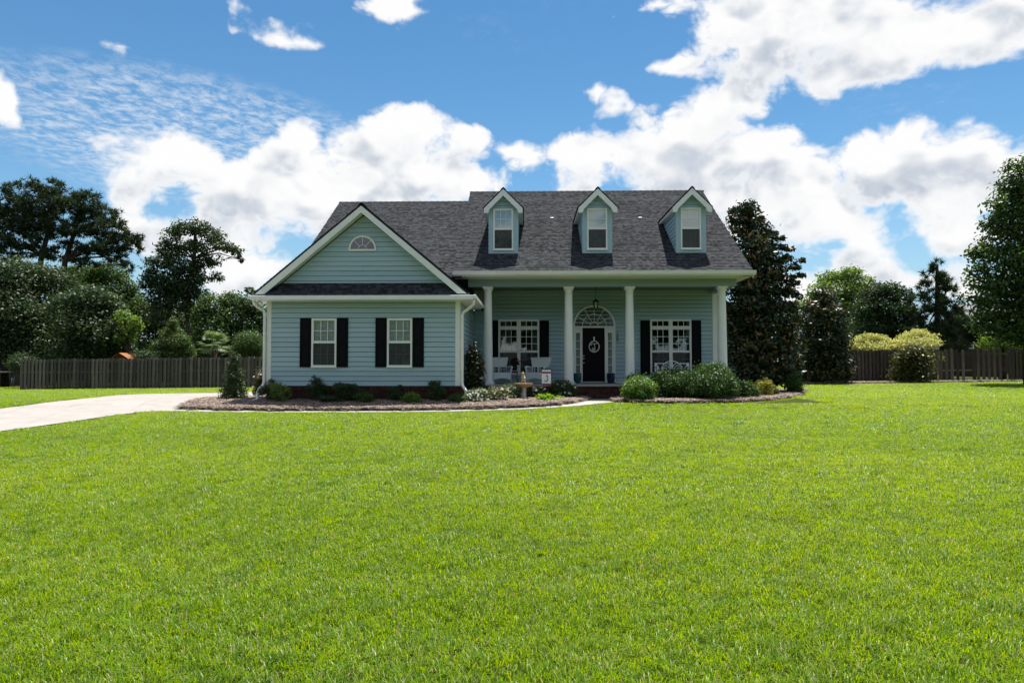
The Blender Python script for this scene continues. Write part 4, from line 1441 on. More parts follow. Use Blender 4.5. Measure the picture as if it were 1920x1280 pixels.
# ---- downspouts
for pts in (
        [(-8.47, 20.80, 3.63), (-8.47, 20.81, 3.50), (-8.40, 20.92, 3.40), (-8.27, 21.10, 3.30), (-8.255, 21.125, 3.20), (-8.255, 21.125, 1.08), (-8.275, 21.10, .98), (-8.36, 21.0, .86), (-8.385, 20.98, .78), (-8.385, 20.97, .60), (-8.42, 20.93, .53), (-8.56, 20.80, .49)],
        [(-1.68, 20.84, 3.63), (-1.69, 20.85, 3.48), (-1.80, 20.95, 3.38), (-2.03, 21.12, 3.24), (-2.065, 21.135, 3.14), (-2.065, 21.135, 1.06), (-2.04, 21.11, .97), (-1.94, 21.05, .82), (-1.925, 21.04, .74), (-1.925, 21.03, .50)]):
    d = MB(); d.tube(pts, .046, 8, phase=R(22.5))
    ds = d.build('downspout', M_GUTTER, house)
    for z in (2.6, 1.5):
        x = pts[5][0]; y = pts[5][1]
        MB().box(x - .05, x + .05, y - .05, y + .05, z - .015, z + .015).build('strap', M_GUTTER, ds)
# flood light under the left eave
fl = MB()
fl.lathe((-8.36, 20.98, 3.56), [(.05, 0), (.05, .04)], 12)
for s in (-1, 1):
    fl.tube([(-8.36, 20.98, 3.57), (-8.36 + s * .07, 20.95, 3.52)], .012, 6)
    fl.tube([(-8.36 + s * .07, 20.97, 3.54), (-8.36 + s * .09, 20.92, 3.50), (-8.36 + s * .10, 20.88, 3.47)], [.03, .05, .06], 12)
fl.build('floodlight', M_WHITE, house)
# low side roof behind the big magnolia
se = MB(); se.box(PX1, 9.4, 30.2, 35.5, .4, 3.7); sew = se.build('wall', M_SIDING, house)
m_ = MB(); slab(m_, (9.9, 29.8, 3.55), (9.9, 35.9, 3.55), (7.38, 35.9, 5.2), (7.38, 29.8, 5.2), .06); rs = m_.build('roof', M_DECK, house)
shingles(rs, (9.9, 29.8, 3.55), (0, 1, 0), (-2.52, 0, 1.65), math.hypot(2.52, 1.65), lambda t: (0, 6.1))

# ------------------------------------------------------------------ vegetation
DK = 30.0


def unit(n):
    v = RNG.normal(size=(n, 3)); return v / np.linalg.norm(v, axis=1, keepdims=True)


def leaf_quads(P, N, D, L, W, fold=.0):
    """leaf shaped quads at P, normals N, pointing along D"""
    D = D - N * np.sum(D * N, 1, keepdims=True)
    D /= np.maximum(np.linalg.norm(D, axis=1, keepdims=True), 1e-6)
    S = np.cross(N, D)
    L = L[:, None]; W = W[:, None]
    a = P - D * L * .5
    b = P + S * W * .5 - D * L * .05 + N * fold * W
    c = P + D * L * .5
    d = P - S * W * .5 - D * L * .05 + N * fold * W
    return np.stack([a, b, c, d], 1).reshape(-1, 3)


def fill_clump(c, r, n, per=10, shell=.45, tight=.16):
    """points in an ellipsoid, gathered into sprays, more of them towards its skin"""
    m = max(3, n // per)
    u = unit(m)
    rad = np.cbrt(RNG.random(m)) * (1 - shell) + shell * (.75 + .3 * RNG.random(m))
    cen = u * rad[:, None]
    idx = RNG.integers(0, m, n)
    p = cen[idx] + RNG.normal(size=(n, 3)) * tight
    out = p / np.maximum(np.linalg.norm(p, axis=1, keepdims=True), 1e-6)
    return np.asarray(c) + p * np.asarray(r), out, idx, (np.asarray(c) + cen * np.asarray(r))


def crown_mesh(name, clumps, m, parent, off, L, W, dens, per=10, up=.5, shell=.45, tight=.16, rmul=None):
    Vs = []; Rs = []
    for (c, r) in clumps:
        n = int(DK * dens * (r[0] * r[2] + r[0] * r[1] + r[1] * r[2]) / 3 / (L * W)) + 12
        P, out, idx, cen = fill_clump(c, r, n, per, shell, tight)
        N = out * .45 + np.array([0, 0, up]) + RNG.normal(size=(n, 3)) * .55
        N /= np.linalg.norm(N, axis=1, keepdims=True)
        D = out * .6 + RNG.normal(size=(n, 3)) * .7 + np.array([0, 0, -.15])
        k = RNG.uniform(.65, 1.25, n)
        Vs.append(leaf_quads(P, N, D, L * k, W * k))
        spray = RNG.random(idx.max() + 1)
        Rs.append(np.clip(.45 * spray[idx] + .55 * RNG.random(n), 0, 1))
    V = np.concatenate(Vs); r_ = np.concatenate(Rs)
    return np_mesh(name, V, 4, m, r_, parent, off=off)


def needle_crown(name, clumps, m, parent, off, tuft, dens, blades=12, up=.35):
    Vs = []; Rs = []
    for (c, r) in clumps:
        n = int(9.0 * dens * (r[0] * r[2] + r[0] * r[1] + r[1] * r[2]) / 3 / (tuft * tuft)) + 6
        P, out, idx, cen = fill_clump(c, r, n, 4, .5, .12)
        ax = out * .6 + np.array([0, 0, up]) + RNG.normal(size=(n, 3)) * .3
        ax /= np.linalg.norm(ax, axis=1, keepdims=True)
        P = np.repeat(P, blades, 0); ax = np.repeat(ax, blades, 0)
        d = ax * .55 + unit(len(P)) * .75
        d /= np.linalg.norm(d, axis=1, keepdims=True)
        s = np.cross(d, unit(len(P))); s /= np.maximum(np.linalg.norm(s, axis=1, keepdims=True), 1e-6)
        ln = tuft * RNG.uniform(.7, 1.15, len(P))[:, None]
        wd = tuft * .075
        Vs.append(np.stack([P - s * wd, P + s * wd, P + d * ln], 1).reshape(-1, 3))
        Rs.append(np.repeat(RNG.random(n), blades) * .7 + .3 * RNG.random(len(P)))
    return np_mesh(name, np.concatenate(Vs), 3, m, np.concatenate(Rs), parent, off=off)


def branches(mb, fork, tips, r0, r1, sag=.12):
    for t in tips:
        a, b = Vector(fork), Vector(t)
        mid = a.lerp(b, .5) + Vector((random.uniform(-.1, .1), random.uniform(-.1, .1), sag)) * (b - a).length
        pts = [a.lerp(mid, .0), a.lerp(mid, .55) + Vector((0, 0, sag * .15 * (b - a).length)), mid, mid.lerp(b, .55), b]
        rr = [r0 + (r1 - r0) * i / 4 for i in range(5)]
        mb.tube(pts, rr, 6)


def tree(name, label, Y, base, trunk, clumps, m, cat='tree', group=None, L=.22, W=.12, dens=1.6, needles=None, r0=.22, depth=1.0, fork=None, per=10, bark=None, up=.5, limb=.30, limbs=True, dj=.5, shell=.45, tight=.21):
    """everything measured on the photograph, then stood at distance Y with real depth"""
    B = at(base[0], base[1], Y)
    B.z = float(gz(B.x, B.y))
    s = Y / F_PX
    root = thing(name, label, cat, B, group)
    off = np.array(B)
    cl = []
    for c in clumps:
        px, py, rx, ry = c[:4]
        dy = random.uniform(-1, 1) * dj * rx * s * depth
        p = at(px, py, Y)
        k = (Y + dy) / Y
        p = Vector((0, 0, EYE)) + (p - Vector((0, 0, EYE))) * k
        cl.append(((p.x, p.y, p.z), (rx * s, rx * s * depth, ry * s)))
    tb = MB()
    trunks = trunk if trunk and isinstance(trunk[0], list) else [trunk]
    forks = []
    for tk in trunks:
        pts = [B + Vector((random.uniform(-.2, .2) if len(trunks) > 1 else 0, 0, -.15))] + [at(x, y, Y) for x, y in tk]
        n = len(pts)
        tb.tube(pts, [r0 * (1.25 if i == 0 else 1.0) * (1 - .62 * i / (n - 1)) for i in range(n)], 9)
        forks += pts[max(1, n // 2):]
    if limbs:
        for (c, r) in cl:
            tip = Vector(c)
            f = min(forks, key=lambda q: (q - tip).length + (3 * max(0, q.z - tip.z)))
            if (f - tip).length < .15: continue
            branches(tb, f, [tip], r0 * limb, r0 * .07)
            for _ in range(3):
                t2 = tip + Vector((random.uniform(-.7, .7) * r[0], random.uniform(-.7, .7) * r[1], random.uniform(-.2, .7) * r[2]))
                branches(tb, f.lerp(tip, .7) + Vector((0, 0, .02)), [t2], r0 * limb * .35, r0 * .04, .05)
    tb.build('trunk', bark or M_BARK, root, smooth=True)
    if needles:
        needle_crown('crown', cl, m, root, off, needles, dens)
    else:
        crown_mesh('crown', cl, m, root, off, L, W, dens, per=per, up=up, shell=shell, tight=tight)
    return root


FAR = 'trees beyond the left fence'
FARR = 'trees beyond the right fence'
# left: the tall pine with two stems
tree('pine_tree', 'tall broad-topped pine with two leaning trunks, farthest left against the sky', 58, (92, 690),
     [[(66, 600), (68, 540), (78, 480), (92, 430), (100, 395)], [(108, 620), (112, 560), (122, 490), (138, 440), (150, 400)]],
     [(18, 388, 34, 22), (48, 362, 36, 20), (88, 352, 32, 16), (70, 388, 36, 18), (118, 372, 36, 20), (158, 378, 34, 18), (150, 400, 30, 14), (188, 402, 32, 18), (212, 425, 28, 16),
      (235, 445, 24, 14), (250, 466, 14, 9), (2, 420, 30, 18), (38, 425, 34, 12), (92, 418, 34, 12), (0, 455, 30, 16), (44, 452, 34, 12), (70, 472, 28, 10), (196, 462, 30, 11), (250, 448, 20, 10), (150, 432, 32, 11), (190, 440, 28, 10), (130, 462, 26, 9), (178, 470, 26, 9), (214, 480, 24, 10), (236, 500, 14, 8), (160, 492, 22, 9), (-30, 400, 30, 24), (110, 440, 24, 8), (30, 402, 34, 14), (74, 404, 34, 14), (130, 388, 30, 14), (172, 420, 30, 12), (60, 436, 34, 10), (222, 462, 22, 10), (108, 478, 26, 10), (20, 480, 28, 10)],
     L_PINE, needles=.46, dens=2.3, r0=.34, depth=1.0, limb=.34, group=FAR)
# the loose crowned broadleaf
tree('broadleaf_tree', 'loose open crowned tall tree standing alone between the pine and the house', 54, (350, 690),
     [(348, 640), (352, 590), (355, 535), (364, 485), (366, 440)],
     [(346, 428, 22, 14), (372, 424, 22, 14), (322, 440, 18, 13), (398, 442, 24, 13), (306, 462, 14, 10), (334, 462, 26, 14), (372, 462, 24, 12), (420, 462, 20, 9), (444, 470, 13, 10), (300, 492, 26, 12), (338, 498, 28, 16),
      (384, 494, 18, 12), (290, 522, 24, 14), (326, 532, 32, 18), (368, 526, 18, 14), (300, 556, 26, 16), (338, 566, 26, 18), (380, 556, 18, 14), (448, 486, 8, 7), (280, 505, 14, 10), (320, 478, 22, 12), (356, 512, 26, 14), (400, 486, 18, 12), (404, 520, 14, 10), (316, 545, 28, 18), (352, 546, 26, 18), (276, 530, 16, 14), (300, 585, 28, 18), (366, 584, 24, 16)],
     L_DARK, dens=1.05, r0=.30, L=.23, W=.125, limb=.26, group=FAR, per=12)
# the dark wood on the far left: separate trees side by side
tree('broadleaf_tree', 'dark dense tree at the far left edge below the pine', 47, (10, 700), [(8, 640), (6, 560)],
     [(-20, 520, 50, 36), (20, 530, 46, 34), (0, 580, 60, 40), (40, 600, 44, 40), (10, 650, 60, 38), (-40, 600, 50, 60)], L_DARK, dens=1.5, group=FAR)
tree('broadleaf_tree', 'dark rounded tree under the pine trunks behind the left fence', 49, (80, 700), [(80, 640), (82, 580)],
     [(66, 520, 38, 26), (104, 532, 38, 28), (36, 510, 34, 24), (60, 590, 40, 34), (100, 600, 44, 36), (80, 650, 54, 34)], L_DARK, dens=1.5, group=FAR)
tree('broadleaf_tree', 'grey green spreading tree behind the middle of the left fence', 45, (165, 700), [(165, 650), (166, 600)],
     [(134, 572, 36, 28), (170, 562, 36, 26), (208, 580, 30, 28), (150, 612, 46, 32), (198, 626, 42, 32), (160, 660, 58, 24), (224, 648, 24, 26), (180, 590, 30, 24)], L_DARK, dens=1.5, group=FAR)
tree('broadleaf_tree', 'taller mid green tree rising between pine trunks and the lone tree', 62, (200, 690), [(198, 620), (200, 560)],
     [(170, 522, 36, 24), (206, 512, 32, 22), (250, 556, 18, 24), (262, 590, 20, 28), (230, 540, 22, 24), (190, 560, 40, 26), (150, 515, 24, 18), (236, 580, 26, 30), (120, 520, 28, 20)], L_MID, dens=1.3, group=FAR, L=.26, W=.14)
tree('evergreen_bush', 'bright yellow green young tree in front of the dark wood', 44, (242, 700), [(240, 650), (238, 610)],
     [(232, 592, 16, 14), (246, 606, 20, 16), (236, 630, 20, 16), (258, 618, 10, 10)], L_LIGHT, dens=1.2, group=FAR, limbs=False)
tree('conifer_tree', 'dark green pointed evergreen just right of centre behind the left fence', 44, (324, 705), [(324, 660), (324, 610)],
     [(324, 606, 9, 12), (322, 626, 18, 14), (332, 640, 22, 14), (312, 648, 22, 14), (326, 664, 32, 14), (346, 656, 16, 14), (292, 660, 14, 16)], L_MID, L=.14, W=.06, dens=1.7, group=FAR, limbs=False)
tree('broadleaf_tree', 'rounded green tree rising behind the palm', 50, (404, 700), [(404, 640), (405, 590)],
     [(402, 572, 28, 20), (380, 592, 20, 18), (418, 596, 24, 20), (400, 620, 34, 22), (380, 640, 22, 20)], L_MID, dens=1.35, group=FAR)
tree('broadleaf_tree', 'leafy tree close to the left corner of the house roof', 51, (452, 700), [(452, 640), (452, 590)],
     [(436, 566, 22, 18), (464, 572, 22, 20), (484, 590, 16, 22), (446, 600, 30, 22), (474, 624, 24, 24), (436, 630, 20, 20), (468, 545, 9, 7), (484, 550, 8, 7), (500, 610, 20, 40)], L_MID, dens=1.3, group=FAR)
tree('evergreen_bush', 'dense round green bush over the fence next to the house corner', 43, (468, 705), [(468, 680), (468, 650)],
     [(466, 640, 24, 18), (480, 652, 18, 14), (452, 654, 16, 12)], L_MID, L=.10, W=.05, dens=1.7, group=FAR, limbs=False)
for (px, py, w_, h_, lab) in ((275, 668, 26, 18, 'low dark shrub showing over the fence by the play roof'), (60, 680, 40, 24, 'low shadowy shrub over the left end of the fence')):
    tree('evergreen_bush', lab, 43, (px, 705), [(px, 690), (px, py)], [(px - w_ * .4, py, w_ * .6, h_ * .7), (px + w_ * .4, py + 3, w_ * .6, h_ * .6)], L_DARK, L=.12, W=.06, dens=1.4, group=FAR, limbs=False)
# pine further right, behind the palm
tree('broadleaf_tree', 'dark tree filling the gap behind the lone open tree', 64, (300, 700), [(300, 640), (300, 600)],
     [(276, 590, 30, 30), (312, 600, 34, 30), (350, 600, 30, 30), (290, 640, 40, 30), (340, 640, 40, 30), (370, 640, 30, 30)], L_DARK, dens=1.3, group=FAR, L=.30, W=.16)


for (px, w_, y0, lab) in ((120, 70, 640, 'shadowy undergrowth tree behind the left part of the fence'), (222, 60, 630, 'shadowy undergrowth tree behind the play roof'), (300, 60, 650, 'shadowy undergrowth tree below the lone open tree'),
                          (385, 60, 640, 'shadowy undergrowth tree behind the palm trunk'), (455, 60, 640, 'shadowy undergrowth tree by the house corner'), (30, 80, 620, 'shadowy undergrowth tree at the far left')):
    tree('broadleaf_tree', lab, 68, (px, 700), [(px, 690), (px, y0 + 20)], [(px - w_ * .4, y0 + 20, w_ * .5, 26), (px + w_ * .4, y0 + 24, w_ * .5, 26), (px, y0 + 10, w_ * .5, 24), (px - w_ * .3, 692, w_ * .6, 20), (px + w_ * .35, 694, w_ * .6, 20)], L_DARK, L=.34, W=.19, dens=1.2, group=FAR, limbs=False)
for (px, lab) in ((1530, 'dark undergrowth tree between the two magnolias'), (1640, 'dark undergrowth tree behind the creamy shrubs'), (1790, 'dark undergrowth tree behind the gate posts')):
    tree('broadleaf_tree', lab, 60, (px, 690), [(px, 680), (px, 650)], [(px - 28, 640, 36, 22), (px + 28, 644, 36, 22), (px, 664, 60, 20), (px, 684, 60, 14)], L_DARK, L=.30, W=.17, dens=1.2, group=FARR, limbs=False)
# the wooded far side of the street, behind the viewer: mirrored in the windows
wc_ = []
for k in range(26):
    x = -100 + 8 * k + random.uniform(-2, 2); y = -36 + random.uniform(-5, 5); h_ = random.uniform(12, 18)
    for _ in range(13):
        wc_.append(((x + random.uniform(-3, 3), y + random.uniform(-3, 3), h_ * random.uniform(.15, .95)), (random.uniform(2.5, 4), random.uniform(2.5, 4), random.uniform(2, 3.2))))
wd = crown_mesh('woods', wc_, L_DARK, None, None, 1.3, .8, 1.0)
tag(wd, 'distant woods across the street', None, None, 'stuff')


# palm
def palm(label, Y, px, py):
    B = at(px, 705, Y); B.z = float(gz(B.x, B.y))
    C = at(px, py, Y)
    root = thing('palm_tree', label, 'palm tree', B)
    t = MB(); t.tube([B + Vector((0, 0, -.1)), B.lerp(C, .5), C - Vector((0, 0, .1))], [.20, .17, .15], 10); t.build('trunk', M_BARK, root, smooth=True)
    for i in range(26):
        az = i * 2.399 + random.uniform(-.2, .2); el = R(random.uniform(-22, 72))
        d = Vector((math.cos(az) * math.cos(el), math.sin(az) * math.cos(el), math.sin(el)))
        hub = C + d * .55
        s_ = d.cross(Vector((0, 0, 1))).normalized(); u_ = s_.cross(d)
        mb = MB()
        mb.tube([C, C + d * .3, hub], [.018, .013, .010], 4)
        for k in range(15):
            a = R(-82 + 164 * k / 14)
            dd = (d * math.cos(a) + s_ * math.sin(a)).normalized()
            L_ = .72 * (1 - .25 * abs(a) / 1.4)
            side = dd.cross(u_).normalized() * .034
            droop = Vector((0, 0, -.16 * L_))
            m1 = hub + dd * L_ * .55
            mb.poly([hub, m1 + side, hub + dd * L_ + droop, m1 - side], [(0, 1, 2, 3)])
        mb.build('frond', L_PALM, root)
    return root


palm('fan palm with pale stiff fronds above the left fence', 43, 402, 648)

# right side trees
tree('broadleaf_tree', 'light green airy tree behind the bronze magnolia', 54, (1592, 700), [(1590, 640), (1590, 580), (1592, 540)],
     [(1556, 522, 26, 12), (1590, 514, 24, 12), (1616, 530, 22, 14), (1536, 545, 22, 16), (1572, 545, 32, 18), (1606, 556, 28, 20), (1560, 580, 36, 22), (1600, 596, 34, 24), (1580, 630, 44, 24), (1522, 575, 20, 20), (1500, 590, 18, 30)],
     L_LIGHT, dens=1.15, group=FARR, L=.23, W=.125)
tree('broadleaf_tree', 'deep green round headed tree left of the right hand pine', 49, (1658, 700), [(1656, 640), (1655, 590)],
     [(1640, 548, 26, 16), (1668, 544, 24, 15), (1692, 556, 18, 16), (1632, 578, 28, 20), (1668, 582, 34, 22), (1640, 614, 38, 22), (1680, 616, 36, 22), (1660, 640, 50, 16), (1706, 590, 16, 22)],
     L_DARK, dens=1.5, group=FARR)
tree('pine_tree', 'bushy cone shaped pine beyond the white roofed shed', 47, (1757, 700), [(1757, 640), (1757, 580), (1757, 530), (1757, 496)],
     [(1757, 498, 9, 12), (1748, 516, 14, 10), (1770, 518, 14, 10), (1738, 538, 16, 11), (1760, 540, 20, 12), (1780, 542, 14, 10), (1726, 562, 18, 12), (1750, 566, 24, 13), (1782, 566, 20, 12), (1720, 590, 20, 13), (1750, 594, 28, 14),
      (1788, 590, 22, 13), (1716, 618, 22, 14), (1752, 622, 32, 15), (1794, 618, 22, 14), (1730, 644, 28, 14), (1776, 646, 32, 14)],
     L_PINE, needles=.40, dens=2.2, r0=.22, group=FARR)
tree('broadleaf_tree', 'large full oak cut off by the right edge of the photo', 33.5, (1935, 705), [(1930, 640), (1928, 560), (1925, 470), (1922, 380)],
     [(1912, 316, 22, 18), (1890, 350, 24, 18), (1926, 350, 30, 24), (1872, 385, 20, 14), (1902, 394, 34, 24), (1940, 390, 40, 30), (1862, 418, 18, 14), (1884, 434, 32, 22), (1926, 440, 40, 30), (1838, 470, 20, 12), (1866, 480, 32, 20), (1906, 490, 40, 28),
      (1944, 490, 40, 40), (1832, 506, 16, 11), (1850, 528, 32, 20), (1890, 540, 42, 28), (1936, 550, 44, 40), (1838, 560, 22, 16), (1862, 584, 34, 22), (1900, 600, 44, 30), (1944, 610, 40, 40), (1846, 610, 20, 14), (1890, 622, 30, 14), (1928, 626, 40, 18), (1975, 420, 50, 60), (1985, 540, 50, 60), (1960, 340, 40, 40), (2030, 480, 60, 90)],
     L_OAK, dens=1.05, r0=.30, tight=.30, L=.22, W=.125, group=None)
tree('evergreen_bush', 'bright leafy bush at the foot of the right hand oak over the fence', 42, (1880, 705), [(1880, 690), (1880, 650)], [(1862, 640, 24, 14), (1890, 634, 26, 16), (1905, 648, 22, 14)], L_LIGHT, L=.16, W=.08, dens=1.2, limbs=False)

# magnolias
MG = 'magnolias right of the house'
tree('magnolia_tree', 'tall glossy magnolia with bronze leaf undersides at the right end of the house', 27.6, (1425, 728), [(1425, 690), (1424, 620), (1420, 540), (1412, 460), (1404, 400)],
     [(1398, 392, 20, 12), (1384, 410, 16, 12), (1416, 414, 18, 14), (1394, 430, 24, 14), (1428, 436, 20, 12), (1446, 442, 12, 9), (1408, 456, 32, 16), (1444, 464, 16, 10), (1466, 462, 9, 7), (1412, 484, 36, 18), (1452, 486, 18, 11), (1474, 484, 12, 7),
      (1488, 500, 10, 6), (1412, 512, 40, 18), (1452, 514, 24, 13), (1486, 528, 12, 7), (1404, 540, 38, 18), (1446, 542, 30, 14), (1478, 548, 14, 9), (1400, 570, 36, 20), (1444, 572, 30, 18), (1480, 576, 16, 10), (1396, 604, 36, 22), (1440, 606, 34, 22), (1474, 612, 20, 18),
      (1398, 640, 38, 24), (1444, 642, 38, 24), (1482, 644, 18, 22), (1400, 676, 36, 22), (1446, 680, 40, 24), (1486, 684, 16, 20), (1420, 706, 44, 16), (1468, 708, 26, 14), (1500, 488, 8, 4), (1498, 516, 9, 5), (1462, 446, 8, 5), (1494, 556, 8, 6), (1378, 396, 10, 7), (1410, 384, 9, 6), (1480, 468, 8, 4), (1494, 596, 8, 8)],
     L_MAG, L=.21, W=.095, dens=1.5, r0=.16, per=9, up=.35, group=MG, tight=.30)
tree('magnolia_tree', 'shorter bronze tinted magnolia standing in front of the right fence', 36.6, (1543, 716), [(1542, 690), (1541, 640), (1540, 580)],
     [(1540, 552, 16, 10), (1552, 562, 18, 12), (1530, 576, 22, 14), (1558, 586, 24, 14), (1540, 602, 30, 16), (1520, 612, 18, 14), (1566, 614, 22, 16), (1544, 636, 34, 18), (1512, 642, 16, 14), (1574, 648, 18, 16), (1544, 666, 38, 18), (1520, 684, 24, 18), (1566, 688, 24, 18), (1544, 702, 40, 13), (1584, 698, 8, 12)],
     L_MAG, L=.21, W=.095, dens=1.5, r0=.13, per=9, up=.35, group=MG, tight=.30)
tree('evergreen_bush', 'green holly leaved bush peeking out at the foot of the tall magnolia', 26.6, (1492, 735), [(1492, 730), (1492, 715)], [(1490, 716, 13, 16), (1498, 724, 8, 10), (1482, 726, 10, 8)], L_BOX, cat='shrub', L=.07, W=.045, dens=1.5, limbs=False, r0=.03)
tree('bronze_shrub', 'reddish bronze shrub growing against the right fence', 37.0, (1710, 717), [(1710, 705), (1710, 680)],
     [(1716, 656, 18, 9), (1702, 662, 14, 10), (1688, 672, 14, 11), (1730, 670, 16, 13), (1706, 682, 26, 16), (1690, 699, 20, 13), (1724, 698, 20, 14), (1738, 682, 9, 12)], L_BROWN, cat='shrub', L=.14, W=.08, dens=1.15, r0=.05, per=7, tight=.34)
for (lab, cl) in (('creamy yellow feathery shrub spilling over the fence beside the bronze magnolia', [(1600, 651, 16, 8), (1614, 642, 18, 10), (1630, 634, 17, 10), (1648, 637, 17, 9), (1664, 646, 16, 8), (1636, 650, 34, 10)]),
                  ('creamy yellow feathery shrub, the taller mound next to the shed roof', [(1690, 644, 16, 10), (1704, 633, 17, 10), (1720, 627, 18, 9), (1737, 632, 16, 9), (1748, 640, 12, 8), (1716, 644, 36, 10)])):
    cx = sum(c[0] for c in cl) / len(cl)
    tree('variegated_shrub', lab, 39.5, (cx, 705), [(cx, 690), (cx, 660)], cl + [(cx, 668, 34, 12), (cx, 690, 28, 14)], L_VAR, cat='shrub', group='creamy shrubs behind the right fence', L=.20, W=.06, dens=1.25, r0=.05, limbs=False, per=14, up=.3)


GB = 'shrubs along the brick base'
# garden shrubs: root on the bed, crown of many small leaves
def shrub(name, label, px, pyb, Y, w_px, top, m, L=.05, W=.026, dens=1.35, lobes=7, group=None, flowers=None, form='round', cat='shrub', upright=0):
    s = Y / F_PX
    B = at(px, pyb, Y)
    B.z = float(gz(B.x, B.y)) + .05
    H = max(.15, at(px, top, Y).z - B.z)
    Rw = w_px * .5 * s * (1.28 if group == GB else 1.0)
    root = thing(name, label, cat, B, group)
    off = np.array(B)
    st = MB()
    cl = []
    if form == 'column':
        for k in range(9):
            t = k / 8
            rr = Rw * (1.0 - .62 * t) * random.uniform(.85, 1.1)
            cl.append(((B.x + random.uniform(-.1, .1) * Rw, B.y + random.uniform(-.1, .1) * Rw, B.z + H * (.10 + .84 * t)), (rr, rr, H * .11)))
    elif form == 'spiky':
        for k in range(lobes):
            a = 2 * math.pi * k / lobes + random.random(); q_ = random.uniform(.2, .75)
            h_ = H * random.uniform(.45, .92)
            cl.append(((B.x + math.cos(a) * Rw * q_, B.y + math.sin(a) * Rw * q_, B.z + h_), (Rw * .32, Rw * .32, H * .17)))
        cl.append(((B.x, B.y, B.z + H * .45), (Rw * .75, Rw * .75, H * .38)))
    else:
        for k in range(lobes):
            a = 2 * math.pi * k / lobes + random.random(); q_ = random.uniform(.25, .62)
            h_ = H * random.uniform(.35, .78)
            cl.append(((B.x + math.cos(a) * Rw * q_, B.y + math.sin(a) * Rw * q_, B.z + h_), (Rw * random.uniform(.36, .5), Rw * random.uniform(.36, .5), H * random.uniform(.2, .28))))
        cl.append(((B.x, B.y, B.z + H * .5), (Rw * .8, Rw * .8, H * .46)))
        for k in range(7):
            a = 2 * math.pi * k / 7 + random.random() * .6; q_ = random.uniform(.55, .72)
            cl.append(((B.x + math.cos(a) * Rw * q_, B.y + math.sin(a) * Rw * q_, B.z + H * random.uniform(.14, .34)), (Rw * .34, Rw * .34, H * .17)))
    for (c, r) in cl:
        st.tube([B + Vector((random.uniform(-.04, .04), random.uniform(-.04, .04), -.08)), Vector(B).lerp(Vector(c), .55), Vector(c)], [.012 + .01 * Rw, .008, .003], 5)
    st.build('stem', M_TWIG, root)
    crown_mesh('foliage', cl, m, root, off, L, W, dens * .62, per=7, up=.45, shell=.5, tight=.2)
    if flowers:
        fm, n, size = flowers
        P = []
        for _ in range(n):
            c, r = random.choice(cl)
            u = Vector(unit(1)[0]); u.z = abs(u.z) * .8; u.y = -abs(u.y) if random.random() < .65 else u.y
            P.append(Vector(c) + Vector((u.x * r[0], u.y * r[1], u.z * r[2])) * 1.08)
        V = []; rr = []
        for p in P:
            nrm = Vector((random.uniform(-.5, .5), -.7, random.uniform(.1, .9))).normalized()
            u_ = nrm.orthogonal().normalized(); v_ = nrm.cross(u_)
            sz = size * random.uniform(.7, 1.25); r_ = random.random()
            for k in range(5):
                a = 2 * math.pi * k / 5
                d = u_ * math.cos(a) + v_ * math.sin(a); e = -u_ * math.sin(a) + v_ * math.cos(a)
                V += [p, p + d * sz * .55 + e * sz * .38 + nrm * sz * .1, p + d * sz + nrm * sz * .25, p + d * sz * .55 - e * sz * .38 + nrm * sz * .1]; rr.append(r_)
        np_mesh('blossoms', np.array([tuple(v) for v in V]), 4, fm, rr, root, off=off)
    return root


shrub('columnar_shrub', 'slim upright evergreen at the left tip of the planting bed', 438, 757, 21.6, 46, 662, L_DARK, L=.055, W=.03, dens=1.5, form='column')
shrub('azalea_shrub', 'sparse reddish shrub behind the left downspout', 486, 742, 23.6, 28, 690, L_BROWN, L=.06, W=.03, dens=.7, flowers=(L_BLUSH, 26, .04))
shrub('foundation_shrub', 'dark shrub tucked in the corner by the left downspout', 508, 752, 21.0, 34, 711, L_DARK, group=GB, form='spiky', dens=1.2)
shrub('foundation_shrub', 'light leggy seedling shrub right of the left downspout', 525, 758, 20.55, 36, 716, L_LIGHT, group=GB, L=.075, W=.035, dens=.55, form='spiky')
shrub('foundation_shrub', 'dark upright spiky shrub under the leftmost shuttered window', 595, 756, 20.85, 34, 708, L_DARK, group=GB, form='spiky', L=.075, W=.022)
shrub('foundation_shrub', 'low dark mounded shrub in front of the leftmost window', 620, 761, 20.5, 38, 741, L_DARK, group=GB, lobes=6)
shrub('foundation_shrub', 'wide dark spiky shrub between the two wing windows', 655, 755, 20.85, 50, 719, L_DARK, group=GB, form='spiky', lobes=10, L=.075, W=.022)
shrub('foundation_shrub', 'small grey green rounded shrub left of the second wing window', 684, 761, 20.45, 32, 735, L_MID, group=GB, L=.055, W=.03, dens=1.0)
shrub('foundation_shrub', 'thin dark shrub in shade under the second wing window', 741, 755, 20.9, 32, 721, L_DARK, group=GB, form='spiky', dens=1.0)
shrub('foundation_shrub', 'small sunlit rounded shrub below the right shutter of the wing', 771, 761, 20.45, 32, 735, L_LIGHT, group=GB, L=.055, W=.03, dens=1.0)
shrub('foundation_shrub', 'dark spiky shrub close to the right corner of the wing', 817, 757, 20.85, 36, 713, L_DARK, group=GB, form='spiky', L=.075, W=.022, dens=1.1)
shrub('foundation_shrub', 'low bright green bush at the right corner of the wing', 858, 761, 20.6, 34, 738, L_MID, group=GB, dens=1.2)
GF = 'pale flowering shrubs in front of the porch'
shrub('flowering_shrub', 'pale blossoming shrub just right of the downspout', 890, 759, 20.9, 52, 728, L_FLW, group=GF, dens=1.0, flowers=(L_PETAL, 150, .034))
shrub('flowering_shrub', 'blush pink and white blossoming shrub left of the birdbath', 928, 756, 21.3, 56, 724, L_FLW, group=GF, dens=1.0, flowers=(L_BLUSH, 150, .034))
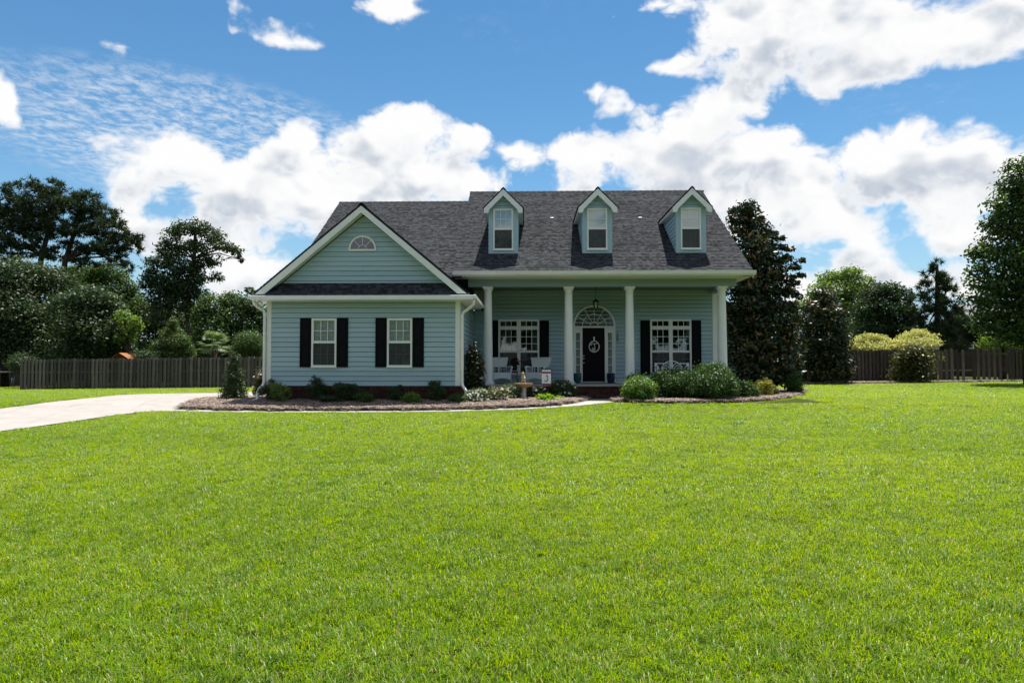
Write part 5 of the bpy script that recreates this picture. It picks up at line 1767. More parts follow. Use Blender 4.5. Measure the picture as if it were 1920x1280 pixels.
shrub('flowering_shrub', 'white blossoming shrub reaching up behind the birdbath', 958, 752, 21.9, 44, 718, L_FLW, group=GF, dens=1.0, flowers=(L_PETAL, 110, .036))
shrub('flowering_shrub', 'dark rose bush with few white blooms right of the birdbath', 1005, 750, 22.6, 44, 724, L_DARK, group=GF, dens=1.0, flowers=(L_PETAL, 22, .05))
shrub('flowering_shrub', 'dark rose bush with white blooms beside the steps', 1056, 748, 22.8, 52, 712, L_DARK, group=GF, dens=1.0, flowers=(L_PETAL, 40, .05))
shrub('flowering_shrub', 'rose bush below the garden flag', 1030, 750, 22.9, 36, 722, L_DARK, group=GF, dens=1.0, flowers=(L_BLUSH, 14, .045))
shrub('lime_plant', 'bright lime leafy mound in front of the steps', 1021, 757, 21.3, 40, 738, L_LIME, cat='plant', L=.085, W=.055, dens=.9)
shrub('lime_plant', 'small lime plant right of the larger lime mound', 1049, 754, 21.9, 26, 741, L_LIME, cat='plant', L=.075, W=.05, dens=.7)
shrub('camellia_shrub', 'tall glossy camellia between the right downspout and the first column', 889, 742, 22.7, 42, 644, L_MAG, L=.085, W=.045, dens=1.35, form='round', lobes=12, flowers=(L_PETAL, 40, .045))
GR = 'clipped evergreens right of the steps'
shrub('evergreen_shrub', 'low dark shrub at the back beside the third column', 1192, 742, 23.6, 44, 696, L_BOX, group=GR)
shrub('evergreen_shrub', 'rounded evergreen with pale new tips next to the steps', 1199, 757, 21.7, 68, 704, L_BOXL, group=GR, L=.055, W=.03, dens=1.5, lobes=9)
shrub('evergreen_shrub', 'broad dark evergreen below the white bench', 1262, 755, 22.7, 90, 691, L_BOX, group=GR, L=.055, W=.03, dens=1.5, lobes=10)
shrub('evergreen_shrub', 'largest rounded evergreen, in front of the right porch window shutter', 1334, 757, 22.2, 104, 682, L_BOX, group=GR, L=.06, W=.032, dens=1.5, lobes=11)
shrub('evergreen_shrub', 'small leafy evergreen right of the last porch column', 1401, 753, 23.2, 50, 713, L_BOX, group=GR, L=.055, W=.03, dens=1.4)
shrub('yellow_shrub', 'small yellow green plant at the foot of the tall magnolia', 1434, 746, 24.2, 34, 711, L_YELLOW, cat='plant', L=.06, W=.03, dens=.8)
shrub('yellow_shrub', 'tiny dry brown plant right of the yellow green plant', 1452, 741, 24.6, 20, 722, L_BROWN, cat='plant', L=.05, W=.025, dens=.7)

# ------------------------------------------------------------------ fences
def board_mesh(name, w_, h_, th=.019):
    m = MB()
    c = .035
    m.prism([(-w_ / 2, 0, 0), (w_ / 2, 0, 0), (w_ / 2, 0, h_ - c), (w_ / 2 - c, 0, h_), (-w_ / 2 + c, 0, h_), (-w_ / 2, 0, h_ - c)], (0, th, 0))
    me = bpy.data.meshes.new(name)
    me.from_pydata([tuple(v) for v in m.v], [], m.f)
    return me


def fence(name, label, x0, x1, Y, h_, pitch, m, w_=.14, back=True, y_of=None, cat='fence', group=None, rails=(.25, 1.0, 1.62), posts=True):
    B = on(x0, Y)
    root = thing(name, label, cat, B, group)
    me = board_mesh('fence_board', w_, h_); me.materials.append(m)
    n = int((x1 - x0) / pitch)
    for i in range(n):
        for bk_ in ((0, 1) if back else (0,)):
            x = x0 + pitch * (i + .5 * bk_) + w_ / 2
            if x > x1 - w_ / 2: continue
            o = bpy.data.objects.new('fence_board', me)
            COL.objects.link(o); o.parent = root
            zz = float(gz(x, Y)) - B.z
            o.location = (x - B.x + random.uniform(-.006, .006), (.098 if bk_ else 0) + random.uniform(-.004, .004), zz + random.uniform(.0, .05))
            o.rotation_euler = (random.uniform(-.008, .008), random.uniform(-.010, .010), random.uniform(-.03, .03))
            o.scale = (random.uniform(.93, 1.04) * (1.18 if bk_ else 1), 1, random.uniform(.975, 1.012))
    seg = 2.4
    k = 0
    x = x0
    while x < x1 - .1:
        xe = min(x + seg, x1)
        for r_ in rails:
            mb = MB()
            za = float(gz(x, Y)) + r_; zb = float(gz(xe, Y)) + r_
            mb.prism([(x + .002, Y + .027, za), (xe - .002, Y + .027, zb), (xe - .002, Y + .027, zb + .085), (x + .002, Y + .027, za + .085)], (0, .064, 0))
            mb.build('rail', m, root)
        if posts:
            mb = MB(); z_ = float(gz(x, Y))
            mb.bbox(x - .045, x + .045, Y + .122, Y + .212, z_ - .1, z_ + h_ - .02, .006); mb.build('post', m, root)
        x = xe
    return root


fence('fence', 'long weathered grey picket fence across the back of the left lawn', -30.3, -9.4, 40.0, 1.80, .228, M_FENCE)
fence('fence', 'dark brown fence section behind the bronze magnolia and shrub', 14.6, 22.30, 38.0, 1.80, .205, M_FENCED, group='dark fence along the right')
fence('fence', 'dark brown fence section running out of the frame on the right', 26.42, 33.0, 38.0, 1.80, .205, M_FENCED, group='dark fence along the right')
fence('fence_gate', 'left leaf of the see-through slatted gate, beside the shed', 22.52, 24.28, 38.0, 1.80, .30, M_FENCE, back=False, cat='gate', rails=(.62, 1.50), posts=False, w_=.15)
fence('fence_gate', 'right leaf of the see-through slatted gate, under the oak', 24.52, 26.22, 38.0, 1.80, .30, M_FENCE, back=False, cat='gate', rails=(.62, 1.50), posts=False, w_=.15)
for (x, lab) in ((22.41, 'square gate post at the shed end of the slatted gate'), (24.40, 'square post between the two gate leaves'), (26.32, 'square gate post at the oak end of the slatted gate')):
    z_ = float(gz(x, 38)); mb = MB(); mb.bbox(x - .065, x + .065, 37.97, 38.10, z_ - .1, z_ + 1.84, .008)
    tag(mb.build('gate_post', M_FENCE), lab, 'post', 'gate posts')
M_STAKE = mat("yellow_stake", (.42, .48, .06), .5, .4)
for (px, lab) in ((1759, 'thin yellow green marker stake in front of the left gate post'), (1889.5, 'thin yellow green marker stake in front of the right gate post')):
    p = at(px, 719, 37.2); z_ = float(gz(p.x, 37.2))
    mb = MB(); mb.tube([(p.x, 37.2, z_ - .1), (p.x, 37.2, z_ + .40), (p.x, 37.2, z_ + .44)], [.028, .028, .015], 8)
    tag(mb.build('marker_stake', M_STAKE), lab, 'stake', 'marker stakes')

# ------------------------------------------------------------------ things beyond the fences
# neighbour's house
M_NROOF = mat("neighbour_roof", (.23, .235, .25), .9, .1, var=((.6, (.18, .185, .20), .6), (9, (.27, .275, .29), .5)))
M_NWALL = mat("neighbour_brick", (.085, .055, .045), .9, .1, var=((6, (.06, .042, .036), .6),))
nz = at(1812, 655, 50).z
NB_ = on(38.5, 50)
nh = thing('neighbour_house', 'low brick house with pale grey roof beyond the right fence', 'house', NB_)
mb = MB(); mb.box(34.0, 46.0, 50, 58, NB_.z - .3, 3.35); nw = mb.build('wall', M_NWALL, nh)
mb = MB(); slab(mb, (33.3, 49.5, 3.25), (47, 49.5, 3.25), (47, 54, 6.4), (33.3, 54, 6.4), .12); slab(mb, (47, 58.5, 3.25), (33.3, 58.5, 3.25), (33.3, 54, 6.4), (47, 54, 6.4), .12); mb.build('roof', M_NROOF, nh)
mb = MB(); mb.box(33.3, 47, 49.38, 49.49, 3.08, 3.26); mb.build('fascia', M_WHITE, nh)
px_ = at(1822, 652, 50)
wz0, wz1 = at(1820, 653.5, 50).z, at(1820, 646, 50).z
mb = MB(); ring_rect(mb, px_.x - .28, px_.x + .12, wz0, wz1, .06, 49.94, 49.995); nwi = mb.build('window', M_WHITE, nh)
MB().box(px_.x - .22, px_.x + .06, 49.97, 49.998, wz0 + .06, wz1 - .06).build('pane', M_GLASSF, nwi)
# shed with pale roof
sx0, sx1 = at(1731, 650, 42).x, at(1759, 650, 42).x
zt, zb_ = at(1745, 642.5, 42).z, at(1745, 655.5, 42).z
SB = on((sx0 + sx1) / 2, 42)
M_SHED = mat("pale_shed_roof", (.36, .36, .38), .5, .4)
sh = thing('garden_shed', 'small garden shed with pale flat roof edge peeking over the fence', 'shed', SB)
mb = MB(); mb.box(sx0 + .15, sx1 + .9, 42.1, 44.3, SB.z - .05, zb_ - .02); mb.build('wall', M_FENCED, sh)
mb = MB(); mb.prism([(sx0 - .15, 41.9, zt), (sx1 + .02, 41.9, zt), (sx1 + .02, 41.9, zb_), (sx0 + .25, 41.9, zb_)], (0, 2.6, 0)); mb.build('roof', M_SHED, sh)
# play house roof behind the left fence
pa, pb = at(225, 661.5, 42.5), at(247, 673, 42.5)
M_PLAY = mat("cedar_play_roof", (.34, .13, .055), .8, .2, var=((5, (.22, .085, .04), .6),), stretch=(1, 1, 6))
PB = on((pa.x + pb.x) / 2, 43.2)
ps = thing('playset', 'wooden playset with orange brown pitched roof just over the left fence', 'playset', PB)
mid = Vector((pa.x, 43.2, pa.z))
run = pb.x - pa.x + .35
for s in (1, -1):
    for k in range(5):
        t0, t1 = k / 5, (k + 1) / 5
        x_a, x_b = mid.x + s * run * t0, mid.x + s * run * t1
        z_a, z_b = mid.z - .62 * run * t0, mid.z - .62 * run * t1
        mb = MB(); slab(mb, (x_a, 42.4, z_a + .012), (x_b + s * .02, 42.4, z_b), (x_b + s * .02, 44.0, z_b), (x_a, 44.0, z_a + .012), .02)
        mb.build('roof_plank', M_PLAY, ps)
for dx in (-.6, .6):
    for y in (42.6, 43.8):
        mb = MB(); mb.bbox(mid.x + dx - .05, mid.x + dx + .05, y - .05, y + .05, PB.z - .1, mid.z - .62 * .6 - .03, .006); mb.build('post', M_PLAY, ps)
mb = MB(); mb.box(mid.x - .7, mid.x + .7, 42.5, 43.9, PB.z + 1.1, PB.z + 1.16); mb.build('deck', M_PLAY, ps)
# trampoline at the far left
tc_ = at(-14, 697, 46)
TB = on(tc_.x, 46)
M_PINK = mat("pink_pad", (.62, .40, .50), .6, .3)
M_STEEL = mat("galvanised_tube", (.55, .56, .58), .35, .5, metal=.6)
tr_ = thing('trampoline', 'round trampoline with pale pink pad at the far left edge', 'trampoline', TB)
zr = tc_.z
rT = at(19, 697, 46).x - tc_.x
mb = MB(); mb.tube([(tc_.x + rT * math.cos(a), 46 + rT * math.sin(a), zr) for a in [2 * math.pi * i / 36 for i in range(37)]], .055, 8, caps=False); mb.build('pad', M_PINK, tr_, smooth=True)
mb = MB(); mb.lathe((tc_.x, 46, zr - .02), [(.001, 0), (rT - .04, 0), (rT - .04, .01), (.001, .012)], 36); mb.build('mat', M_BLACK, tr_)
for k in range(8):
    a = 2 * math.pi * (k + .2) / 8
    x, y = tc_.x + rT * math.cos(a), 46 + rT * math.sin(a)
    mb = MB(); mb.tube([(x, y, float(gz(x, y)) - .02), (x, y, zr - .03)], .026, 8); mb.build('leg', M_STEEL, tr_, smooth=True)
for k in range(4):
    a = 2 * math.pi * (k + .05) / 4
    x, y = tc_.x + (rT + .06) * math.cos(a), 46 + (rT + .06) * math.sin(a)
    mb = MB(); mb.tube([(x, y, zr - .4), (x, y, zr + 1.7)], .020, 8); mb.build('net_pole', M_BLACK, tr_, smooth=True)
# dark shed at the far left
dx0, dx1 = at(-60, 690, 52).x, at(13, 690, 52).x
DB = on((dx0 + dx1) / 2, 52)
ds_ = thing('garden_shed', 'dark shaded shed at the far left behind the trampoline', 'shed', DB)
MB().box(dx0, dx1, 52, 55, DB.z - .05, 2.4).build('wall', M_FENCED, ds_)
mb = MB(); slab(mb, (dx0 - .2, 51.8, 2.38), (dx1 + .2, 51.8, 2.38), (dx1 + .2, 53.5, 3.2), (dx0 - .2, 53.5, 3.2), .05); slab(mb, (dx1 + .2, 55.2, 2.38), (dx0 - .2, 55.2, 2.38), (dx0 - .2, 53.5, 3.2), (dx1 + .2, 53.5, 3.2), .05); mb.build('roof', M_DECK, ds_)

# ------------------------------------------------------------------ porch furniture and garden ornaments
def wicker_chair(label, x, y, rz):
    root = thing('wicker_armchair', label, 'armchair', (x, y, FLOOR + .001), 'white wicker armchairs on the porch', rz)
    Wd = .34
    # faces -Y locally
    def bl(mb, name, m=M_WICKER, **k): return mb.build(name, m, root, local=True, **k)
    for s in (-1, 1):
        m = MB(); m.tube([(s * Wd, -.30, 0), (s * Wd * 1.0, -.31, .38), (s * (Wd + .02), -.32, .60)], [.024, .028, .032], 8); bl(m, 'leg', smooth=True)
        m = MB(); m.tube([(s * Wd * .92, .26, 0), (s * Wd * .92, .24, .42)], .022, 8); bl(m, 'leg', smooth=True)
        m = MB()
        m.tube([(s * (Wd + .01), .24, .60), (s * (Wd + .035), .05, .625), (s * (Wd + .045), -.16, .635), (s * (Wd + .035), -.32, .615), (s * (Wd + .02), -.355, .57)], [.030, .038, .044, .046, .03], 10)
        bl(m, 'armrest', smooth=True)
        for k in range(5):
            z = .44 + .032 * k
            m = MB(); m.tube([(s * Wd, -.29, z), (s * Wd, .23, z)], .009, 6); bl(m, 'side_rail')
    m = MB(); m.bbox(-Wd + .02, Wd - .02, -.30, .25, .385, .43, .012); bl(m, 'seat')
    # skirt with an arched lower edge
    m = MB()
    n = 14
    P = [(-Wd + .015, -.312, .405)]
    P += [(Wd - .015, -.312, .405)]
    P += [(Wd - .015 - (2 * Wd - .03) * i / n, -.312, .13 + .085 * math.sin(math.pi * i / n) ** .7 if 0 < i < n else .13) for i in range(n + 1)]
    m.prism(P, (0, .014, 0)); bl(m, 'skirt')
    # flared back with a reclined lean
    m = MB()
    lean = lambda z: .22 + (z - .42) * .22
    m.prism([(-Wd + .03, lean(.62), .62), (Wd - .03, lean(.62), .62), (Wd + .085, lean(.97), .97), (-Wd - .085, lean(.97), .97)], (0, .022, 0)); bl(m, 'backrest')
    m = MB(); m.tube([(-Wd + .01, lean(.42), .42), (-Wd + .02, lean(.62), .62), (-Wd - .085, lean(.975), .975), (Wd + .085, lean(.975), .975), (Wd - .02, lean(.62), .62), (Wd - .01, lean(.42), .42)], .020, 8); bl(m, 'back_frame', smooth=True)
    for k in range(5):
        xx = -Wd * .7 + Wd * 1.4 * k / 4
        m = MB(); m.tube([(xx, lean(.43), .43), (xx, lean(.62), .62)], .009, 6); bl(m, 'back_spindle')
    for z in (.50, .56):
        m = MB(); m.tube([(-Wd + .02, lean(z), z), (Wd - .02, lean(z), z)], .008, 6); bl(m, 'back_rail')
    return root


cA = at(937, 714, 25.5); cB = at(1010, 714, 25.45)
wicker_chair('white wicker armchair half hidden behind the first column', cA.x, 25.55, R(18))
wicker_chair('white wicker armchair with flared back, right of the small porch table', cB.x - .02, 25.5, R(-22))
# small dark table and the potted plant on it
tp = at(963, 700, 25.9)
T0 = Vector((tp.x, 25.95, FLOOR + .001))
tb_ = thing('side_table', 'small dark wire table between the two wicker armchairs', 'table', T0)
mb = MB(); mb.lathe((T0.x, T0.y, FLOOR + .47), [(.001, 0), (.26, 0), (.27, .008), (.27, .022), (.001, .024)], 28); mb.build('tabletop', M_BLACK, tb_)
mb = MB(); mb.tube([(T0.x + .272 * math.cos(a), T0.y + .272 * math.sin(a), FLOOR + .483) for a in [2 * math.pi * i / 28 for i in range(29)]], .010, 6, caps=False); mb.build('rim', M_WICKER, tb_, smooth=True)
for k in range(4):
    a = math.pi / 4 + math.pi / 2 * k
    mb = MB(); mb.tube([(T0.x + .24 * math.cos(a), T0.y + .24 * math.sin(a), FLOOR), (T0.x + .17 * math.cos(a), T0.y + .17 * math.sin(a), FLOOR + .25), (T0.x + .22 * math.cos(a), T0.y + .22 * math.sin(a), FLOOR + .47)], .012, 6); mb.build('leg', M_BLACK, tb_, smooth=True)
P0 = Vector((T0.x + .03, T0.y, FLOOR + .496))
pp = thing('potted_plant', 'dark leaved plant with deep red blooms on the small porch table', 'potted plant', P0)
mb = MB(); mb.lathe(P0, [(.07, 0), (.10, .02), (.12, .12), (.115, .15), (.10, .15), (.09, .14)], 20); mb.build('pot', M_BLACK, pp, smooth=True)
cl = [((P0.x + random.uniform(-.14, .14), P0.y + random.uniform(-.1, .1), P0.z + random.uniform(.2, .42)), (.11, .11, .09)) for _ in range(7)]
mb = MB()
for (c, r) in cl: mb.tube([P0 + Vector((0, 0, .12)), c], [.006, .003], 5)
mb.build('stem', M_TWIG, pp)
crown_mesh('foliage', cl, L_DARK, pp, np.array(P0), .06, .03, .8)
crown_mesh('blossoms', [(c, (r[0] * .9, r[1] * .9, r[2])) for c, r in cl[:5]], L_RED, pp, np.array(P0), .055, .045, .45)

# white bench with arched back
bx0, bx1 = at(1229.5, 690, 26.35).x, at(1291, 690, 26.35).x
BC = (bx0 + bx1) / 2; BW = (bx1 - bx0) / 2
bn = thing('garden_bench', 'white bench with arched fan pattern back under the right porch window', 'bench', (BC, 26.3, FLOOR + .001))
zT = at(1240, 680.5, 26.35).z - FLOOR; zA = at(1260, 677, 26.35).z - FLOOR
def bb_(mb, name): return mb.build(name, M_BENCH, bn, local=True, smooth=False)
for s in (-1, 1):
    m = MB(); m.bbox(s * BW - .03, s * BW + .03, .10, .15, 0, zT + .01, .006); bb_(m, 'leg')
    m = MB(); m.bbox(s * BW - .03, s * BW + .03, -.36, -.30, 0, .62, .006); bb_(m, 'leg')
    m = MB(); m.bbox(s * BW - .04, s * BW + .04, -.40, .10, .621, .65, .006); bb_(m, 'armrest')
    m = MB(); m.tube([(s * (BW - .03), .125, zT - .04), (s * BW * .72, .125, .50)], .018, 6); bb_(m, 'brace')
for k in range(6):
    m = MB(); m.bbox(-BW + .03, BW - .03, -.36 + .072 * k, -.30 + .072 * k, .42, .445, .005); bb_(m, 'seat_slat')
m = MB(); m.bbox(-BW + .03, BW - .03, .105, .145, .46, .50, .005); bb_(m, 'back_rail')
for (xa, xb) in ((-BW + .03, -BW * .38), (BW * .38, BW - .03)):
    m = MB(); m.bbox(xa, xb, .105, .145, zT - .035, zT, .005); bb_(m, 'top_rail')
def arc(cx, rx, z0, h_, n=16, a0=0, a1=math.pi): return [(cx + rx * math.cos(a0 + (a1 - a0) * i / n), .125, z0 + h_ * math.sin(a0 + (a1 - a0) * i / n)) for i in range(n + 1)]
m = MB(); m.tube(arc(0, BW * .40, zT - .02, zA - zT + .02), .020, 6); bb_(m, 'top_arch')
for s in (-1, 1):
    for (rx, h_, cx) in ((.31, .27, .33), (.22, .185, .37), (.13, .10, .40)):
        m = MB(); m.tube(arc(s * BW * cx, BW * rx, .50, h_), .014, 6); bb_(m, 'arch_slat')
    m = MB(); m.tube([(0, .125, zA - .05), (s * BW * .06, .125, zA - .18), (s * BW * .16, .125, .50)], .013, 6); bb_(m, 'arch_slat')

# glazed pots beside the door
for (px, m_p, lab) in ((1082.5, M_TEAL, 'teal glazed pot left of the front door'), (1145.5, M_NAVY, 'navy glazed pot right of the front door')):
    p = at(px, 710, 26.45)
    mb = MB()
    mb.lathe((p.x, 26.45, FLOOR + .001), [(.10, 0), (.125, .02), (.150, .16), (.156, .26), (.150, .345), (.162, .36), (.162, .385), (.142, .385), (.135, .34), (.13, .33), (.001, .33)], 28)
    o = auto_smooth(mb.build('glazed_pot', m_p), 40)
    tag(o, lab, 'pot', 'glazed pots by the door')

# wreath: ring with a script letter
wc = at(1114, 649.5, PY - .02)
wr = thing('door_monogram', 'white oval ring with a curly letter hung on the black front door', 'door hanger', (wc.x, PY - .03, wc.z))
rx, rz_ = .195, .215
mb = MB(); mb.tube([(wc.x + rx * math.cos(a), PY - .030, wc.z + rz_ * math.sin(a)) for a in [2 * math.pi * i / 40 for i in range(41)]], .019, 8, caps=False); mb.build('ring', M_WHITE, wr, smooth=True)
def LT(pts, r_=.014):
    return [(wc.x + x * rx, PY - .030, wc.z + z * rz_) for x, z in pts], r_
mb = MB()
for pts in ([(.66, .62), (.4, .52), (.05, .50), (-.35, .58), (-.62, .50), (-.72, .34), (-.60, .22), (-.42, .30)],
            [(.02, .50), (.08, .10), (.16, -.4), (.14, -.92)],
            [(-.22, -.90), (-.06, -.60), (-.10, -.30), (-.28, -.24), (-.42, -.42), (-.36, -.66), (-.22, -.74)]):
    q_, r_ = LT(pts); q2 = smooth_line([(p[0], p[2]) for p in q_], 2)
    mb.tube([(p.x, PY - .030, p.y) for p in q2], r_, 6)
mb.build('letter', M_WHITE, wr, smooth=True)
mb = MB(); mb.prism([(wc.x - .018, PY - .028, wc.z + rz_), (wc.x + .022, PY - .028, wc.z + rz_), (wc.x + .026, PY - .020, wc.z + rz_ + .165), (wc.x - .030, PY - .020, wc.z + rz_ + .165)], (0, .006, 0)); mb.build('ribbon', M_WHITE, wr)

# hanging lantern
lp = at(1117, 571, 25.6)
ln = thing('hanging_lantern', 'black lantern hanging from the porch ceiling in front of the fanlight', 'lantern', (lp.x, 25.6, lp.z))
M_LGL = glass_mat("lantern_glass", (.75, .75, .72), .08)
mb = MB(); mb.tube([(lp.x, 25.6, 4.56), (lp.x, 25.6, lp.z + .20)], .009, 6); mb.build('rod', M_BLACK, ln)
mb = MB(); mb.lathe((lp.x, 25.6, 4.525), [(.02, 0), (.07, .015), (.07, .033)], 20); mb.build('ceiling_plate', M_BLACK, ln)
mb = MB(); mb.lathe((lp.x, 25.6, lp.z + .10), [(.125, 0), (.115, .03), (.055, .08), (.025, .11), (.001, .115)], 6); mb.build('cap', M_BLACK, ln)
mb = MB()
for k in range(6):
    a = 2 * math.pi * k / 6
    mb.tube([(lp.x + .105 * math.cos(a), 25.6 + .105 * math.sin(a), lp.z + .10), (lp.x + .065 * math.cos(a), 25.6 + .065 * math.sin(a), lp.z - .15)], .008, 5)
mb.lathe((lp.x, 25.6, lp.z - .19), [(.008, -.05), (.02, -.03), (.07, .02), (.07, .045)], 6)
mb.build('cage', M_BLACK, ln)
mb = MB(); mb.lathe((lp.x, 25.6, lp.z - .14), [(.058, 0), (.096, .235)], 6); mb.build('glass', M_LGL, ln)
mb = MB()
for k in range(3):
    a = 2 * math.pi * k / 3; mb.tube([(lp.x + .025 * math.cos(a), 25.6 + .025 * math.sin(a), lp.z - .14), (lp.x + .025 * math.cos(a), 25.6 + .025 * math.sin(a), lp.z - .02)], .010, 6)
mb.build('candle', M_WHITE, ln)

# birdbath with figurine
bp = at(981, 748, 21.9)
B0 = on(bp.x, 21.9, .06)
zr_ = at(981, 719, 21.9).z - B0.z
bbth = thing('birdbath', 'rusty stone birdbath on a pale fluted pedestal', 'birdbath', B0)
mb = MB(); mb.lathe(B0, [(.17, -.03), (.17, .03), (.14, .06), (.10, .10), (.075, .22), (.07, .30), (.085, .38), (.12, zr_ - .13)], 12); auto_smooth(mb.build('pedestal', M_STONE, bbth), 50)
mb = MB(); mb.lathe((B0.x, B0.y, B0.z + zr_ - .13), [(.10, 0), (.18, .02), (.27, .075), (.315, .125), (.325, .14), (.30, .14), (.25, .095), (.001, .06)], 32); auto_smooth(mb.build('bowl', M_TERRA, bbth), 40)
mb = MB(); mb.lathe((B0.x, B0.y, B0.z + zr_ - .05), [(.001, 0), (.23, 0), (.23, .002), (.001, .002)], 28); mb.build('water', M_GLASSF, bbth)
fgp = at(981, 717, 22.25)
F0 = on(fgp.x, 22.35, .06)
fz_ = at(981, 716, 22.35).z - F0.z
fg = thing('garden_figurine', 'weathered pale stone figurine on a plinth behind the birdbath', 'figurine', F0)
mb = MB(); mb.bbox(F0.x - .10, F0.x + .10, F0.y - .09, F0.y + .09, F0.z - .05, F0.z + fz_ - .02, .012); mb.build('plinth', M_STONE, fg)
z0 = F0.z + fz_ - .02
M_FIG = mat("yellow_lit_stone", (.40, .36, .24), .9, .2, var=((14, (.26, .24, .13), .7),), bump=(60, .6, .01))  # yellow light on the figurine is mixed into its mottled stone colour
mb = MB()
mb._ell((F0.x, F0.y, z0 + .10), .085, .075, .11, 14, 9)
mb._ell((F0.x - .005, F0.y - .015, z0 + .20), .060, .055, .08, 14, 8)
mb._ell((F0.x - .01, F0.y - .03, z0 + .285), .045, .05, .045, 12, 8)
for s in (-1, 1):
    mb._ell((F0.x - .01 + s * .022, F0.y - .02, z0 + .335), .012, .010, .035, 8, 6)
    mb._ell((F0.x + s * .05, F0.y - .065, z0 + .03), .03, .045, .03, 10, 6)
    mb.tube([(F0.x + s * .05, F0.y - .03, z0 + .20), (F0.x + s * .045, F0.y - .075, z0 + .13), (F0.x + s * .015, F0.y - .085, z0 + .15)], [.02, .018, .014], 8)
mb.build('figure', M_FIG, fg, smooth=True)

# garden flag
fp = at(1024.5, 745, 22.55)
G0 = on(fp.x, 22.55, .05)
gt_, gb_ = at(1024, 694, 22.55).z, at(1024, 722, 22.55).z
gx0_, gx1_ = at(1016, 700, 22.55).x, at(1033, 700, 22.55).x
gf = thing('garden_flag', 'small white garden flag with magenta borders and a dark letter on a black stand', 'garden flag', G0)
mb = MB(); mb.tube([(gx1_ + .03, 22.55, G0.z - .1), (gx1_ + .03, 22.55, gt_ + .02), (gx1_ + .02, 22.55, gt_ + .03), (gx0_ - .02, 22.55, gt_ + .03)], .007, 6); mb.build('stand', M_BLACK, gf)
M_FLAG = mat("flag_white", (.74, .74, .80), .8, .1)
M_MAG = mat("flag_magenta", (.22, .015, .10), .8, .1)
M_INK = mat("flag_ink", (.05, .07, .10), .8, .1)
nn = 10
def wav(x): return 22.55 + .012 * math.sin((x - gx0_) * 22)
def cloth(xa, xb, za, zb, yo, m, name, parent=gf):
    mb = MB(); P = []
    for i in range(nn + 1):
        x = xa + (xb - xa) * i / nn
        P += [(x, wav(x) + yo, za), (x, wav(x) + yo, zb), (x, wav(x) + yo + .003, za), (x, wav(x) + yo + .003, zb)]
    F = []
    for i in range(nn):
        a = 4 * i; b = a + 4
        F += [(a, b, b + 1, a + 1), (b + 2, a + 2, a + 3, b + 3), (a + 1, b + 1, b + 3, a + 3), (b, a, a + 2, b + 2)]
    F += [(0, 1, 3, 2), (4 * nn + 1, 4 * nn, 4 * nn + 2, 4 * nn + 3)]
    mb.poly(P, F); return mb.build(name, m, parent)
ban = cloth(gx0_, gx1_, gb_, gt_ + .01, 0, M_FLAG, 'banner')
cloth(gx0_ + .004, gx1_ - .004, gt_ - .105, gt_ - .045, -.004, M_MAG, 'border', ban)
cloth(gx0_ + .004, gx1_ - .004, gb_ + .002, gb_ + .055, -.004, M_MAG, 'border', ban)
mb = MB()
cxm = (gx0_ + gx1_) / 2; czm = (gb_ + gt_) / 2 - .03
jl = [(-.02, .10), (.03, .11), (.045, .08), (.045, -.03), (.02, -.08), (-.03, -.085), (-.06, -.05)]
jl = smooth_line([(cxm + x, czm + z) for x, z in jl], 2)
mb.tube([(p.x, wav(p.x) - .006, p.y) for p in jl], .013, 5); mb.build('letter', M_INK, ban)

# ------------------------------------------------------------------ grass, straw
def tuft_mesh(name, nb, size, h0, h1, bw, mats, seed):
    r = np.random.default_rng(seed)
    P = r.uniform(-size / 2, size / 2, (nb, 2))
    cc = r.uniform(-size / 2, size / 2, (9, 2)); ch = r.uniform(.55, 1.35, 9)
    near_c = np.argmin(((P[:, None] - cc[None]) ** 2).sum(2), 1)
    h = np.clip(r.uniform(h0, h1, nb) * ch[near_c], .015, .10)
    a = r.uniform(0, 2 * math.pi, 9)[near_c] + r.normal(0, 1.0, nb)
    lean = r.uniform(.30, 1.25, nb)
    d = np.stack([np.cos(a), np.sin(a)], 1)
    s = np.stack([-np.sin(a), np.cos(a)], 1)
    w_ = r.uniform(.7, 1.2, nb) * bw
    V = np.zeros((nb, 5, 3))
    mid = P + d * (lean * h * .32)[:, None]
    tip = P + d * (lean * h * .95)[:, None]
    V[:, 0, :2] = P - s * w_[:, None] * .5; V[:, 1, :2] = P + s * w_[:, None] * .5
    V[:, 2, :2] = mid + s * w_[:, None] * .45; V[:, 3, :2] = mid - s * w_[:, None] * .45
    V[:, 4, :2] = tip
    V[:, 0:2, 2] = -.01
    V[:, 2:4, 2] = (h * (.62 - .14 * lean))[:, None]
    V[:, 4, 2] = h * (1 - .45 * lean ** 1.5 * .8)
    base = np.arange(nb)[:, None] * 5
    quads = base + np.array([0, 1, 2, 3]); tris = base + np.array([3, 2, 4])
    loops = np.concatenate([quads, tris], 1).ravel()
    sizes = np.tile([4, 3], nb)
    o = np_mesh(name, V.reshape(-1, 3), 4, mats, np.repeat(r.random(nb), 2), loops=loops, sizes=sizes)
    COL.objects.unlink(o)
    return o


